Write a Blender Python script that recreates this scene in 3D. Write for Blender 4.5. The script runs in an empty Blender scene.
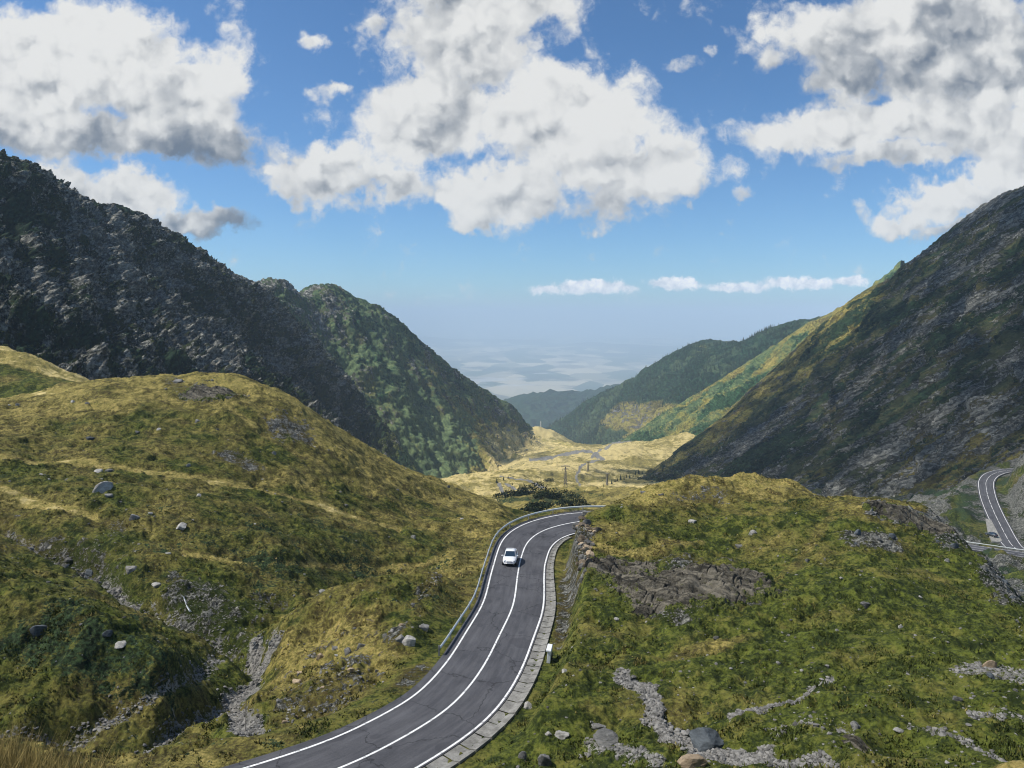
import bpy, bmesh, math, random
import numpy as np
from mathutils import Vector, Matrix

random.seed(7)
rng = np.random.default_rng(11)
C = bpy.context.scene.collection
SC = bpy.context.scene
F, HX, HY = 740.0, 512.0, 315.0          # focal length in pixels, principal column, horizon row


def unproj(px, py, Y):
    return ((px - HX) / F * Y, Y, -(py - HY) / F * Y)


# ------------------------------------------------------------------ numpy noise
_P = np.random.default_rng(3).permutation(256).astype(np.int32)
_P = np.concatenate([_P, _P, _P])
_ang = np.random.default_rng(4).random(256) * 2 * math.pi
_GX, _GY = np.cos(_ang).astype(np.float32), np.sin(_ang).astype(np.float32)
_g3 = np.random.default_rng(5).normal(size=(256, 3))
_g3 = (_g3 / np.linalg.norm(_g3, axis=1)[:, None]).astype(np.float32)


def perlin2(x, y, seed=0):
    x = np.asarray(x, np.float64) + seed * 17.31
    y = np.asarray(y, np.float64) + seed * 9.77
    xf, yf = np.floor(x), np.floor(y)
    xi, yi = xf.astype(np.int64) & 255, yf.astype(np.int64) & 255
    fx, fy = (x - xf).astype(np.float32), (y - yf).astype(np.float32)
    u = fx * fx * fx * (fx * (fx * 6 - 15) + 10)
    v = fy * fy * fy * (fy * (fy * 6 - 15) + 10)

    def g(ix, iy, dx, dy):
        h = _P[_P[ix] + iy]
        return _GX[h] * dx + _GY[h] * dy
    x1, y1 = (xi + 1) & 255, (yi + 1) & 255
    a = g(xi, yi, fx, fy); b = g(x1, yi, fx - 1, fy)
    c = g(xi, y1, fx, fy - 1); d = g(x1, y1, fx - 1, fy - 1)
    return 1.5 * ((a + u * (b - a)) + v * ((c + u * (d - c)) - (a + u * (b - a))))


def perlin3(x, y, z, seed=0):
    x = np.asarray(x, np.float64) + seed * 17.31
    y = np.asarray(y, np.float64) + seed * 9.77
    z = np.asarray(z, np.float64) + seed * 5.13
    xf, yf, zf = np.floor(x), np.floor(y), np.floor(z)
    xi, yi, zi = (q.astype(np.int64) & 255 for q in (xf, yf, zf))
    fx, fy, fz = ((p - q).astype(np.float32) for p, q in ((x, xf), (y, yf), (z, zf)))
    u, v, w = (q * q * q * (q * (q * 6 - 15) + 10) for q in (fx, fy, fz))
    r = []
    for k in (0, 1):
        zz = (zi + k) & 255
        row = []
        for j in (0, 1):
            yy = (yi + j) & 255
            e = []
            for i in (0, 1):
                h = _P[_P[_P[(xi + i) & 255] + yy] + zz]
                e.append(_g3[h, 0] * (fx - i) + _g3[h, 1] * (fy - j) + _g3[h, 2] * (fz - k))
            row.append(e[0] + u * (e[1] - e[0]))
        r.append(row[0] + v * (row[1] - row[0]))
    return 1.5 * (r[0] + w * (r[1] - r[0]))


def fbm2(x, y, oct=4, gain=0.5, seed=0):
    s, a, f = 0, 1.0, 1.0
    for k in range(oct):
        s = s + a * perlin2(x * f, y * f, seed + k)
        a *= gain; f *= 2.03
    return s


def fbm3(x, y, z, oct=4, gain=0.5, seed=0):
    s, a, f = 0, 1.0, 1.0
    for k in range(oct):
        s = s + a * perlin3(x * f, y * f, z * f, seed + k)
        a *= gain; f *= 2.03
    return s


def ridged3(x, y, z, oct=4, gain=0.5, seed=0):
    s, a, f = 0, 1.0, 1.0
    for k in range(oct):
        s = s + a * (1 - 2 * np.abs(perlin3(x * f, y * f, z * f, seed + k)))
        a *= gain; f *= 2.07
    return s


def sstep(a, b, x):
    t = np.clip((x - a) / (b - a), 0, 1)
    return t * t * (3 - 2 * t)


# ------------------------------------------------------------------ mesh helpers
def raw_mesh(name, V, quads=None, tris=None, attrs=None, smooth=True):
    me = bpy.data.meshes.new(name)
    V = np.asarray(V, np.float32).reshape(-1, 3)
    idx, starts, n = [], [], 0
    if quads is not None and len(quads):
        q = np.asarray(quads, np.int32).reshape(-1, 4)
        idx.append(q.ravel()); starts.append(np.arange(len(q), dtype=np.int32) * 4); n = q.size
    if tris is not None and len(tris):
        t = np.asarray(tris, np.int32).reshape(-1, 3)
        idx.append(t.ravel()); starts.append(n + np.arange(len(t), dtype=np.int32) * 3)
    idx = np.concatenate(idx); starts = np.concatenate(starts)
    me.vertices.add(len(V)); me.vertices.foreach_set('co', V.ravel())
    me.loops.add(len(idx)); me.loops.foreach_set('vertex_index', idx)
    me.polygons.add(len(starts)); me.polygons.foreach_set('loop_start', starts)
    me.update(calc_edges=True)
    me.polygons.foreach_set('use_smooth', np.full(len(starts), smooth, bool))
    for k, v in (attrs or {}).items():
        a = me.attributes.new(k, 'FLOAT_COLOR', 'POINT')
        a.data.foreach_set('color', np.asarray(v, np.float32).ravel())
    me.validate()
    return me


def link(name, me, mat=None, parent=None):
    o = bpy.data.objects.new(name, me)
    C.objects.link(o)
    if mat is not None:
        me.materials.append(mat)
    if parent is not None:
        o.parent = parent
    return o


def grid_faces(nr, nc):
    i = np.arange(nr * nc).reshape(nr, nc)
    return np.stack([i[:-1, :-1], i[:-1, 1:], i[1:, 1:], i[1:, :-1]], -1).reshape(-1, 4)


def tag(o, label, cat, group=None, kind=None):
    if label: o['label'] = label
    if cat: o['category'] = cat
    if group: o['group'] = group
    if kind: o['kind'] = kind
    return o


def struct(o, kind='structure'):
    o['kind'] = kind
    return o


def empty(name, loc, rz=0.0):
    o = bpy.data.objects.new(name, None)
    o.location = loc; o.rotation_euler = (0, 0, rz); o.empty_display_size = 0.3
    C.objects.link(o)
    return o


def bm_obj(name, bm, mat, parent=None, smooth=False):
    bmesh.ops.recalc_face_normals(bm, faces=bm.faces)
    me = bpy.data.meshes.new(name); bm.to_mesh(me); bm.free()
    for p in me.polygons: p.use_smooth = smooth
    return link(name, me, mat, parent)


def add_box(bm, c, s, rot=None, taper=1.0, bevel=0.0):
    M = Matrix.Translation(c) @ (rot.to_4x4() if rot is not None else Matrix.Identity(4))
    r = bmesh.ops.create_cube(bm, size=1.0)
    vs = r['verts']
    for v in vs:
        v.co = Vector((v.co.x * s[0], v.co.y * s[1], v.co.z * s[2]))
        if v.co.z > 0:
            v.co.x *= taper; v.co.y *= taper
    bmesh.ops.transform(bm, matrix=M, verts=vs)
    if bevel:
        es = list({e for v in vs for e in v.link_edges})
        bmesh.ops.bevel(bm, geom=es, offset=bevel, segments=2, affect='EDGES')
    return vs


def add_bar(bm, a, b, r, n=6, r2=None):
    a, b = Vector(a), Vector(b)
    d = b - a
    q = d.to_track_quat('Z', 'Y')
    M = Matrix.Translation((a + b) / 2) @ q.to_matrix().to_4x4()
    bmesh.ops.create_cone(bm, cap_ends=True, segments=n, radius1=r, radius2=r if r2 is None else r2,
                          depth=d.length, matrix=M)


# ------------------------------------------------------------------ node helper
class G:
    """thin wrapper that writes shader maths as expressions"""
    def __init__(s, nt): s.nt = nt

    def n(s, t, **kw):
        nd = s.nt.nodes.new(t)
        for k, v in kw.items(): setattr(nd, k, v)
        return nd

    def put(s, sock, v):
        if isinstance(v, S): s.nt.links.new(v.k, sock)
        elif isinstance(v, (tuple, list)) and len(v) == 3 and sock.type == 'RGBA': sock.default_value = (*v, 1)
        else: sock.default_value = v

    def m(s, op, *a, clamp=False):
        nd = s.n('ShaderNodeMath', operation=op, use_clamp=clamp)
        for i, v in enumerate(a): s.put(nd.inputs[i], v)
        return S(s, nd.outputs[0])

    def vm(s, op, *a):
        nd = s.n('ShaderNodeVectorMath', operation=op)
        for i, v in enumerate(a):
            if op == 'SCALE' and i == 1: s.put(nd.inputs['Scale'], v)
            else: s.put(nd.inputs[i], v)
        return S(s, nd.outputs['Value'] if op in ('LENGTH', 'DOT_PRODUCT', 'DISTANCE') else nd.outputs[0])

    def noise(s, vec, scale, detail=4, rough=0.5, dist=0.0, color=False, lac=2.0):
        nd = s.n('ShaderNodeTexNoise')
        s.put(nd.inputs['Vector'], vec)
        for k, v in (('Scale', scale), ('Detail', detail), ('Roughness', rough), ('Distortion', dist), ('Lacunarity', lac)):
            s.put(nd.inputs[k], v)
        return S(s, nd.outputs['Color' if color else 0])

    def voro(s, vec, scale, feature='F1', rand=1.0, out='Distance'):
        nd = s.n('ShaderNodeTexVoronoi', feature=feature)
        s.put(nd.inputs['Vector'], vec); s.put(nd.inputs['Scale'], scale); s.put(nd.inputs['Randomness'], rand)
        return S(s, nd.outputs[out])

    def mix(s, f, a, b, mode='MIX'):
        nd = s.n('ShaderNodeMix', data_type='RGBA', blend_type=mode)
        nd.clamp_factor = True
        s.put(nd.inputs[0], f); s.put(nd.inputs[6], a); s.put(nd.inputs[7], b)
        return S(s, nd.outputs[2])

    def ss(s, a, b, x):
        nd = s.n('ShaderNodeMapRange', interpolation_type='SMOOTHSTEP')
        s.put(nd.inputs[0], x); s.put(nd.inputs[1], a); s.put(nd.inputs[2], b)
        return S(s, nd.outputs[0])

    def sep(s, v):
        nd = s.n('ShaderNodeSeparateXYZ'); s.put(nd.inputs[0], v)
        return [S(s, o) for o in nd.outputs]

    def comb(s, x, y, z):
        nd = s.n('ShaderNodeCombineXYZ')
        for i, v in enumerate((x, y, z)): s.put(nd.inputs[i], v)
        return S(s, nd.outputs[0])

    def attr(s, name):
        nd = s.n('ShaderNodeAttribute', attribute_name=name)
        sp = s.n('ShaderNodeSeparateColor'); s.nt.links.new(nd.outputs['Color'], sp.inputs[0])
        return [S(s, sp.outputs[i]) for i in range(3)] + [S(s, nd.outputs['Alpha'])]


class S:
    def __init__(s, g, k): s.g, s.k = g, k
    def __add__(s, o): return s.g.m('ADD', s, o)
    def __radd__(s, o): return s.g.m('ADD', o, s)
    def __sub__(s, o): return s.g.m('SUBTRACT', s, o)
    def __rsub__(s, o): return s.g.m('SUBTRACT', o, s)
    def __mul__(s, o): return s.g.m('MULTIPLY', s, o)
    def __rmul__(s, o): return s.g.m('MULTIPLY', o, s)
    def __truediv__(s, o): return s.g.m('DIVIDE', s, o)
    def max(s, o): return s.g.m('MAXIMUM', s, o)
    def min(s, o): return s.g.m('MINIMUM', s, o)
    def clamp(s): return s.g.m('ADD', s, 0.0, clamp=True)


def new_mat(name):
    m = bpy.data.materials.new(name); m.use_nodes = True
    nt = m.node_tree
    b = nt.nodes['Principled BSDF']
    return m, G(nt), b


def plain_mat(name, col, rough=0.6, metal=0.0, var=0.12, scale=8.0, spec=0.4):
    m, g, b = new_mat(name)
    tc = g.n('ShaderNodeTexCoord')
    n = g.noise(S(g, tc.outputs['Object']), scale, 5, 0.6)
    k = n * (2 * var) + (1 - var)
    c = g.mix(1.0, col, g.comb(k, k, k), 'MULTIPLY')
    g.put(b.inputs['Base Color'], c)
    b.inputs['Roughness'].default_value = rough
    b.inputs['Metallic'].default_value = metal
    b.inputs['Specular IOR Level'].default_value = spec
    return m


def bump(g, b, h, dist, strength=1.0):
    nd = g.n('ShaderNodeBump')
    nd.inputs['Strength'].default_value = strength
    nd.inputs['Distance'].default_value = dist
    g.put(nd.inputs['Height'], h)
    g.nt.links.new(nd.outputs[0], b.inputs['Normal'])


# ------------------------------------------------------------------ SUN / CAMERA / WORLD
SUN_EL, SUN_AZ = math.radians(53), math.radians(-92)     # azimuth clockwise from +Y (north): from the left, slightly behind
SUN = Vector((math.sin(SUN_AZ) * math.cos(SUN_EL), math.cos(SUN_AZ) * math.cos(SUN_EL), math.sin(SUN_EL)))

cam = bpy.data.cameras.new('camera')
cam.sensor_width = 36.0
cam.lens = 36.0 * F / 1024.0
cam.shift_y = -(384.0 - HY) / 1024.0
cam.clip_start = 0.5; cam.clip_end = 400000
co = bpy.data.objects.new('camera', cam); C.objects.link(co)
co.rotation_euler = (math.radians(90), 0, 0)
SC.camera = co

sl = bpy.data.lights.new('sun', 'SUN'); sl.energy = 5.0; sl.angle = math.radians(0.53); sl.color = (1, 0.95, 0.87)
so = bpy.data.objects.new('sun', sl); C.objects.link(so)
so.rotation_euler = SUN.to_track_quat('Z', 'Y').to_euler()
so.location = (-200, -100, 300)


def build_world():
    w = bpy.data.worlds.new('World'); SC.world = w; w.use_nodes = True
    nt = w.node_tree; nt.nodes.clear(); g = G(nt)
    tc = g.n('ShaderNodeTexCoord')
    d = S(g, tc.outputs['Generated'])
    dx, dy, dz = g.sep(d)
    sky = g.n('ShaderNodeTexSky', sky_type='NISHITA'); sky.sun_disc = False
    sky.sun_elevation = SUN_EL; sky.sun_rotation = SUN_AZ
    sky.altitude = 1900; sky.air_density = 1.0; sky.dust_density = 1.7; sky.ozone_density = 2.0
    # clouds live on the gnomonic plane north of the place: u east, v up
    yy = dy.max(0.05)
    u, v = dx / yy, dz / yy
    p = g.comb(u, v, 0.0)
    w1 = g.noise(p, 5.0, 3, 0.5, color=True)
    w2 = g.noise(p, 17.0, 4, 0.55, color=True)
    w3 = g.noise(p, 60.0, 4, 0.6, color=True)
    half = (0.5, 0.5, 0.5)
    warp = g.vm('ADD', g.vm('SCALE', g.vm('SUBTRACT', w1, half), 0.10),
                g.vm('ADD', g.vm('SCALE', g.vm('SUBTRACT', w2, half), 0.055),
                     g.vm('SCALE', g.vm('SUBTRACT', w3, half), 0.018)))
    blobs = [  # px, py, rx, ry, weight, tone
        (55, 60, 185, 66, 1.25, .16), (165, 100, 95, 46, 1.1, .10), (70, 25, 110, 40, .9, .12), (130, 140, 150, 26, 1.1, -.34), (10, 120, 110, 44, 1, -.12), (215, 150, 55, 20, .8, -.42), (120, 18, 50, 14, .7, .1),
        (110, 196, 75, 32, .95, .10), (165, 222, 70, 22, .85, -.10), (222, 222, 62, 20, .75, -.55), (60, 180, 60, 30, .8, .05),
        (470, 45, 85, 60, 1.15, .0), (520, 0, 66, 40, 1.0, .06), (440, 8, 60, 30, .9, -.05), (322, 172, 68, 30, 1.05, .16), (420, 125, 85, 56, 1.1, .10), (560, 118, 100, 60, 1.25, .20),
        (635, 172, 76, 44, 1.05, .10), (495, 196, 105, 34, 1.0, .12), (690, 190, 30, 20, .7, -.02), (600, 205, 66, 22, .8, -.06), (385, 188, 66, 20, .9, .0), (470, 220, 60, 14, .7, .1), (450, 90, 60, 40, 1., -.10), (560, 165, 70, 30, .9, -.12),
        (312, 40, 24, 18, .62, .05), (325, 100, 36, 17, .64, -.02), (375, 25, 26, 16, .56, -.02), (280, 150, 36, 12, .55, -.05), (672, 66, 40, 16, .64, -.02), (700, 50, 22, 10, .55, .02), (735, 197, 15, 10, .47, -.05),
        (930, 35, 150, 60, 1.25, -.10), (1030, 70, 140, 76, 1.2, -.16), (828, 20, 60, 36, .9, .08), (780, 50, 30, 24, .62, -.02), (890, 80, 110, 26, .9, -.24), (880, 128, 135, 32, 1.1, .20), (775, 138, 66, 24, .85, .16), (1000, 140, 90, 34, 1, .06), (900, 160, 130, 14, .8, -.10),
        (850, 205, 22, 18, .48, -.1), (965, 200, 78, 26, 1.05, .20), (1010, 182, 60, 30, 1.0, .14), (905, 215, 42, 15, .8, .08), (960, 226, 70, 10, .7, -.3),
    ]
    strip = [(545, 290, 24, 7, .7, 0), (595, 287, 52, 9, .9, 0), (675, 284, 36, 8, .9, 0), (740, 287, 46, 7, .8, 0), (800, 283, 50, 8, .9, 0), (850, 281, 24, 7, .8, 0), (440, 297, 34, 4, .35, 0)]

    def field(pp, bl, tone=False):
        x, y, _ = g.sep(pp)
        acc = ts = es = None
        for (px, py, rx, ry, wt, tn) in bl:
            ax = (x - (px - HX) / F) * (F / rx)
            ay = (y - (HY - py) / F) * (F / ry)
            r2 = ax * ax + ay * ay
            e = g.m('POWER', 2.7183, r2 * -1.1) * wt
            acc = e if acc is None else g.m('SMOOTH_MAX', acc, e, 0.18)
            if tone:
                tt = e * (ay * 0.20 + tn)
                ts = tt if ts is None else ts + tt
                es = e if es is None else es + e
        return (acc, ts / (es + 0.02)) if tone else acc

    pw = g.vm('ADD', p, warp)
    E, tone = field(pw, blobs, True)
    # a broken sky elsewhere
    rest = g.ss(0.52, 0.66, g.noise(g.vm('SCALE', d, 1.0), 3.0, 6, 0.55)) * g.ss(0.55, 0.3, dy) * g.ss(0.1, 0.3, dz)
    lit = Vector((-0.014, 0.016, 0))
    fb = g.noise(p, 11.0, 9, 0.60, 0.3)

    def puff(q, sc, det):
        nd = g.n('ShaderNodeTexVoronoi', feature='SMOOTH_F1', voronoi_dimensions='2D')
        g.put(nd.inputs['Vector'], q); nd.inputs['Scale'].default_value = sc
        nd.inputs['Smoothness'].default_value = 0.35
        nd.inputs['Detail'].default_value = det; nd.inputs['Roughness'].default_value = 0.55; nd.inputs['Lacunarity'].default_value = 2.2
        nd.normalize = True
        return 1.0 - S(g, nd.outputs['Distance'])
    pq = g.vm('ADD', p, g.vm('ADD', g.vm('SCALE', g.vm('SUBTRACT', w2, half), 0.05), g.vm('SCALE', g.vm('SUBTRACT', w3, half), 0.016)))
    pf = puff(pq, 13.0, 2.0)
    pfl = puff(g.vm('ADD', pq, (-0.012, 0.020, 0.0)), 13.0, 2.0)
    pl_ = g.vm('ADD', p, tuple(lit))
    relief = (g.noise(p, 8.5, 3, 0.5, 0.2) - g.noise(pl_, 8.5, 3, 0.5, 0.2)) * 1.2
    D = E - 0.06 + (fb - 0.5) * 0.95 + (pf - 0.68) * 1.0 + (g.noise(p, 60.0, 5, 0.68, 0.6) - 0.5) * 0.42
    alpha = g.ss(0.24, 0.62, D)
    thin = g.ss(0.85, 0.30, D)
    shade = (0.735 + tone * 1.20 + relief * 1.25 * (1.1 - thin) + (pf - pfl) * 1.05 * (1.15 - thin) + (pf - 0.68) * 0.45 + (fb - 0.5) * 0.25 + thin * 0.08).min(1.05).max(0.18)  # light and shade of the clouds put into the sky colour
    ccol = g.mix(g.ss(0.12, 1.0, shade), (0.150, 0.195, 0.265), (0.84, 0.845, 0.835))
    # the far line of cumulus
    ps = g.vm('ADD', p, g.vm('SCALE', g.vm('SUBTRACT', g.noise(p, 70.0, 4, 0.6, color=True), half), 0.016))
    Es = field(ps, strip)
    fs = g.noise(p, 60.0, 6, 0.6)
    As = g.ss(0.30, 0.62, Es + (fs - 0.5) * 0.7) * 0.92
    scol = g.mix(g.ss(0.3, 0.7, fs), (0.75, 0.80, 0.90), (1.35, 1.30, 1.28))
    skyc = g.mix(1.0, S(g, sky.outputs[0]), (0.53, 0.76, 0.92), 'MULTIPLY')
    front = g.ss(0.05, 0.15, dy) * g.ss(-0.01, 0.01, dz)
    bg = g.n('ShaderNodeBackground'); g.put(bg.inputs[0], skyc); bg.inputs[1].default_value = SKY_STR
    b2 = g.n('ShaderNodeBackground'); g.put(b2.inputs[0], ccol); b2.inputs[1].default_value = CLOUD_STR
    b3 = g.n('ShaderNodeBackground'); g.put(b3.inputs[0], scol); b3.inputs[1].default_value = CLOUD_STR
    m0 = g.n('ShaderNodeMixShader'); g.put(m0.inputs[0], As * front)
    nt.links.new(bg.outputs[0], m0.inputs[1]); nt.links.new(b3.outputs[0], m0.inputs[2])
    m1 = g.n('ShaderNodeMixShader'); g.put(m1.inputs[0], g.m('MAXIMUM', alpha * front, rest * 0.9))
    nt.links.new(m0.outputs[0], m1.inputs[1]); nt.links.new(b2.outputs[0], m1.inputs[2])
    out = g.n('ShaderNodeOutputWorld'); nt.links.new(m1.outputs[0], out.inputs[0])


SKY_STR, CLOUD_STR = 0.135, 0.90
build_world()


# ------------------------------------------------------------------ MATERIALS of the ground
def ground_material(name, near=True, shrub_col=(0.018, 0.030, 0.012), rock_k=1.0, grass_k=1.0, bumpd=0.12, sc=0.12, gpair=None, stretch=None, fleck=0.62):
    m, g, b = new_mat(name)
    tc = g.n('ShaderNodeTexCoord')
    P = S(g, tc.outputs['Object'])
    if stretch:
        dv_ = Vector(stretch[0]).normalized()
        P = g.vm('SUBTRACT', P, g.vm('SCALE', tuple(dv_), g.vm('DOT_PRODUCT', P, tuple(dv_)) * stretch[1]))
    R, Gv, B, A = g.attr('mask')             # rock, gravel, dryness, shrub
    s = 0.72 if near else sc
    nA = g.noise(P, 0.16 * s, 6, 0.62)
    nB = g.noise(P, 0.9 * s, 8, 0.68)
    nC = g.noise(P, 5.0 * s, 8, 0.72)
    nD = g.noise(g.vm('MULTIPLY', P, (1.0, 1.0, 2.2)), 2.4 * s, 6, 0.75, 0.6)
    k = grass_k
    green_d = tuple(c * k for c in (0.018, 0.027, 0.006))
    green = tuple(c * k for c in (0.105, 0.125, 0.020))
    if gpair: green_d, green = gpair
    olive = tuple(c * k for c in (0.152, 0.142, 0.034))
    straw = tuple(c * min(k, 1.1) for c in (0.352, 0.273, 0.092))
    brown = tuple(c * k for c in (0.062, 0.048, 0.018))
    f1 = g.ss(0.43, 0.57, nB * 0.45 + nC * 0.4 + nA * 0.15)
    c1 = g.mix(f1, green_d, green)
    c2 = g.mix(g.ss(0.42, 0.58, nC * 0.55 + nB * 0.45), brown, olive)
    c3 = g.mix(g.ss(0.42, 0.60, nC * 0.7 + nB * 0.3), olive, straw)
    dry = (B + (nA - 0.5) * 1.9 + (nB - 0.5) * 1.3 + (nC - 0.5) * 0.5).clamp()
    col = g.mix(g.ss(0.12, 0.52, dry), c1, c2)
    col = g.mix(g.ss(0.48, 0.90, dry), col, c3)
    c4 = g.mix(g.ss(0.30, 0.62, nC * 0.5 + nB * 0.5), straw, tuple(c * min(k, 1.1) for c in (0.60, 0.49, 0.22)))
    col = g.mix(g.ss(0.95, 1.15, B + (nA - 0.5) * 1.2 + (nB - 0.5) * 0.5), col, c4)
    # low shrubs, heath
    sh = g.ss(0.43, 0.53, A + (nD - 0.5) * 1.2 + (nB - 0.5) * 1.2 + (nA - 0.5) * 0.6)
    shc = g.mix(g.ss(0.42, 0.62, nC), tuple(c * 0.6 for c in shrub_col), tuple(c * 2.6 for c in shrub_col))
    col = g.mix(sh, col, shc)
    # rock
    cr = g.voro(g.vm('ADD', P, g.vm('SCALE', g.noise(P, 1.6 * s, 4, 0.6, color=True), 0.9 / s)), 0.75 * s, 'DISTANCE_TO_EDGE')
    px_, py_, pz_ = g.sep(P)
    lay = g.noise(g.comb(px_ * 0.45 + py_ * 0.17, py_ * 2.6 - px_ * 0.9, pz_ * 3.2), 0.8 * s, 7, 0.72, 0.5)
    r0 = tuple(c * rock_k for c in (0.036, 0.037, 0.032))
    r1 = tuple(c * rock_k for c in (0.195, 0.195, 0.170))
    r2 = tuple(c * rock_k for c in (0.34, 0.33, 0.285))
    rc = g.mix(g.ss(0.42, 0.58, lay * 0.5 + nC * 0.5), r0, r1)
    rc = g.mix(g.ss(0.53, 0.64, nC) * 0.8, rc, r2)
    rc = g.mix(g.ss(0.05, 0.0, cr) * 0.55, rc, tuple(c * 0.5 for c in r0))
    rf = g.ss(0.42, 0.58, R + (nB - 0.5) * 1.9 + (nC - 0.5) * 1.1 + (nA - 0.5) * 0.6)
    col = g.mix(rf, col, rc)
    # rubble and gravel
    vc = g.voro(P, 3.4 * s, 'F1', out='Color')
    vs_, _, _ = g.sep(vc)
    gc = g.mix(vs_ * 0.6 + nC * 0.5, (0.050, 0.049, 0.045), (0.30, 0.29, 0.265))
    gf = g.ss(0.42, 0.58, Gv + (nC - 0.5) * 1.5 + (nB - 0.5) * 1.3)
    col = g.mix(gf, col, gc)
    nF = g.noise(P, 3.1 * s, 5, 0.7)
    col = g.mix(g.ss(0.50, 0.40, nF) * (1 - gf) * fleck, col, g.mix(1.0, col, (0.42, 0.42, 0.42), 'MULTIPLY'))
    g.put(b.inputs['Base Color'], col)
    b.inputs['Roughness'].default_value = 0.92
    b.inputs['Specular IOR Level'].default_value = 0.12
    h = nC * 0.8 + nB * 0.8 + g.ss(0.0, 0.12, cr) * rf * 0.7 + lay * rf * 1.4
    bump(g, b, h, bumpd / s, 0.9)
    return m


M_near = ground_material('meadow_ground', True, bumpd=0.14, fleck=0.42)

# ------------------------------------------------------------------ ROADS (centre lines)
def catmull(pts, n):
    pts = np.asarray(pts, float)
    d = np.concatenate([[0], np.cumsum(np.linalg.norm(np.diff(pts, axis=0), axis=1))])
    P = np.vstack([2 * pts[0] - pts[1], pts, 2 * pts[-1] - pts[-2]])
    T = np.concatenate([[-(d[1])], d, [2 * d[-1] - d[-2]]])
    t = np.linspace(0, d[-1], n)
    i = np.clip(np.searchsorted(d, t, side='right') - 1, 0, len(pts) - 2)
    out = np.zeros((n, pts.shape[1]))
    for k in range(n):
        j = i[k] + 1
        h = T[j + 1] - T[j]
        s = (t[k] - T[j]) / h
        m0 = (P[j + 1] - P[j - 1]) / (T[j + 1] - T[j - 1]) * h
        m1 = (P[j + 2] - P[j]) / (T[j + 2] - T[j]) * h
        out[k] = ((2 * s**3 - 3 * s**2 + 1) * P[j] + (s**3 - 2 * s**2 + s) * m0 +
                  (-2 * s**3 + 3 * s**2) * P[j + 1] + (s**3 - s**2) * m1)
    return out


def resample(P, step):
    d = np.concatenate([[0], np.cumsum(np.linalg.norm(np.diff(P[:, :3], axis=0), axis=1))])
    t = np.arange(0, d[-1], step)
    return np.stack([np.interp(t, d, P[:, k]) for k in range(P.shape[1])], 1)


def road_z(Y):                     # the main road falls away from the viewer, levelling in the bend
    return np.interp(Y, [20, 45, 60, 80, 95, 105, 130], [-26.4, -27.3, -28.3, -29.7, -30.6, -30.75, -31.6])


def solve_Y(py):
    v = (py - HY) / F
    Y = 27.5 / v
    for _ in range(40): Y = 0.5 * Y + 0.5 * (-road_z(Y) / v)
    return float(Y)


cpx = [(340, 768), (400, 739), (450, 706.5), (480, 671.5), (500, 634), (513, 605), (517.8, 573.7), (521, 558), (527.4, 542.5),
       (539, 532.7), (556.7, 526), (586, 520.8)]
pts = []
for px, py in cpx:
    Y = solve_Y(py); pts.append(((px - HX) / F * Y, Y, float(road_z(Y))))
d0 = np.array(pts[0]) - np.array(pts[1])
p0 = np.array(pts[0])
lead = [p0 + np.array([-17.5, -9.5, .35]), p0 + np.array([-11.5, -7.0, .25]), p0 + np.array([-5.4, -3.7, .12])]
lead = [lead[0] + np.array([-12, -3.0, .3])] + lead
e = np.array(pts[-1])
tail = [e + np.array([9, 2.2, -.6]), e + np.array([20, 6, -1.6]), e + np.array([34, 13, -3.4]), e + np.array([50, 24, -6.0])]
ROAD = resample(catmull([tuple(x) for x in lead] + pts + [tuple(x) for x in tail], 700), 0.5)


def smooth1(a, k):
    w = np.hanning(2 * k + 3)[1:-1]; w /= w.sum()
    pad = np.concatenate([np.repeat(a[:1], k), a, np.repeat(a[-1:], k)])
    return np.convolve(pad, w, 'valid')


for q in range(3): ROAD[:, q] = smooth1(ROAD[:, q], 5)


def frame(P):
    T = np.gradient(P[:, :2], axis=0)
    T /= np.linalg.norm(T, axis=1)[:, None]
    N = np.stack([T[:, 1], -T[:, 0]], 1)         # to the right of travel
    return T, N


RT, RN = frame(ROAD)
BANK = np.interp(ROAD[:, 1], [40, 60, 85, 100], [0.02, 0.025, 0.05, 0.085])   # superelevation, falls to the inside
s_end = np.linalg.norm(ROAD[:, :2] - e[:2], axis=1).argmin()
HALF = 3.05 + np.interp(np.arange(len(ROAD)), [s_end - 50, s_end - 10], [0, 0.5])


def road_pt(i, off, dz=0.0):
    return np.array([ROAD[i, 0] + RN[i, 0] * off, ROAD[i, 1] + RN[i, 1] * off, ROAD[i, 2] - BANK[i] * off + dz])


def strip(P, N, bank, offs, zs):
    """ribbon along a path: offs/zs lists of (array or float)"""
    n = len(P); rows = []
    for o_, z_ in zip(offs, zs):
        o_ = np.broadcast_to(o_, (n,)); z_ = np.broadcast_to(z_, (n,))
        rows.append(np.stack([P[:, 0] + N[:, 0] * o_, P[:, 1] + N[:, 1] * o_, P[:, 2] - bank * o_ + z_], 1))
    V = np.stack(rows, 1)
    return V.reshape(-1, 3), grid_faces(n, len(offs))


# second road, far below on the right
def r2z(Y): return -83.0 + 0.085 * (Y - 265)
def r2pt(px, py):
    v = (py - HY) / F
    Y = (83.0 + 0.085 * 265) / (v + 0.085)
    return ((px - HX) / F * Y, Y, r2z(Y))


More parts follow.
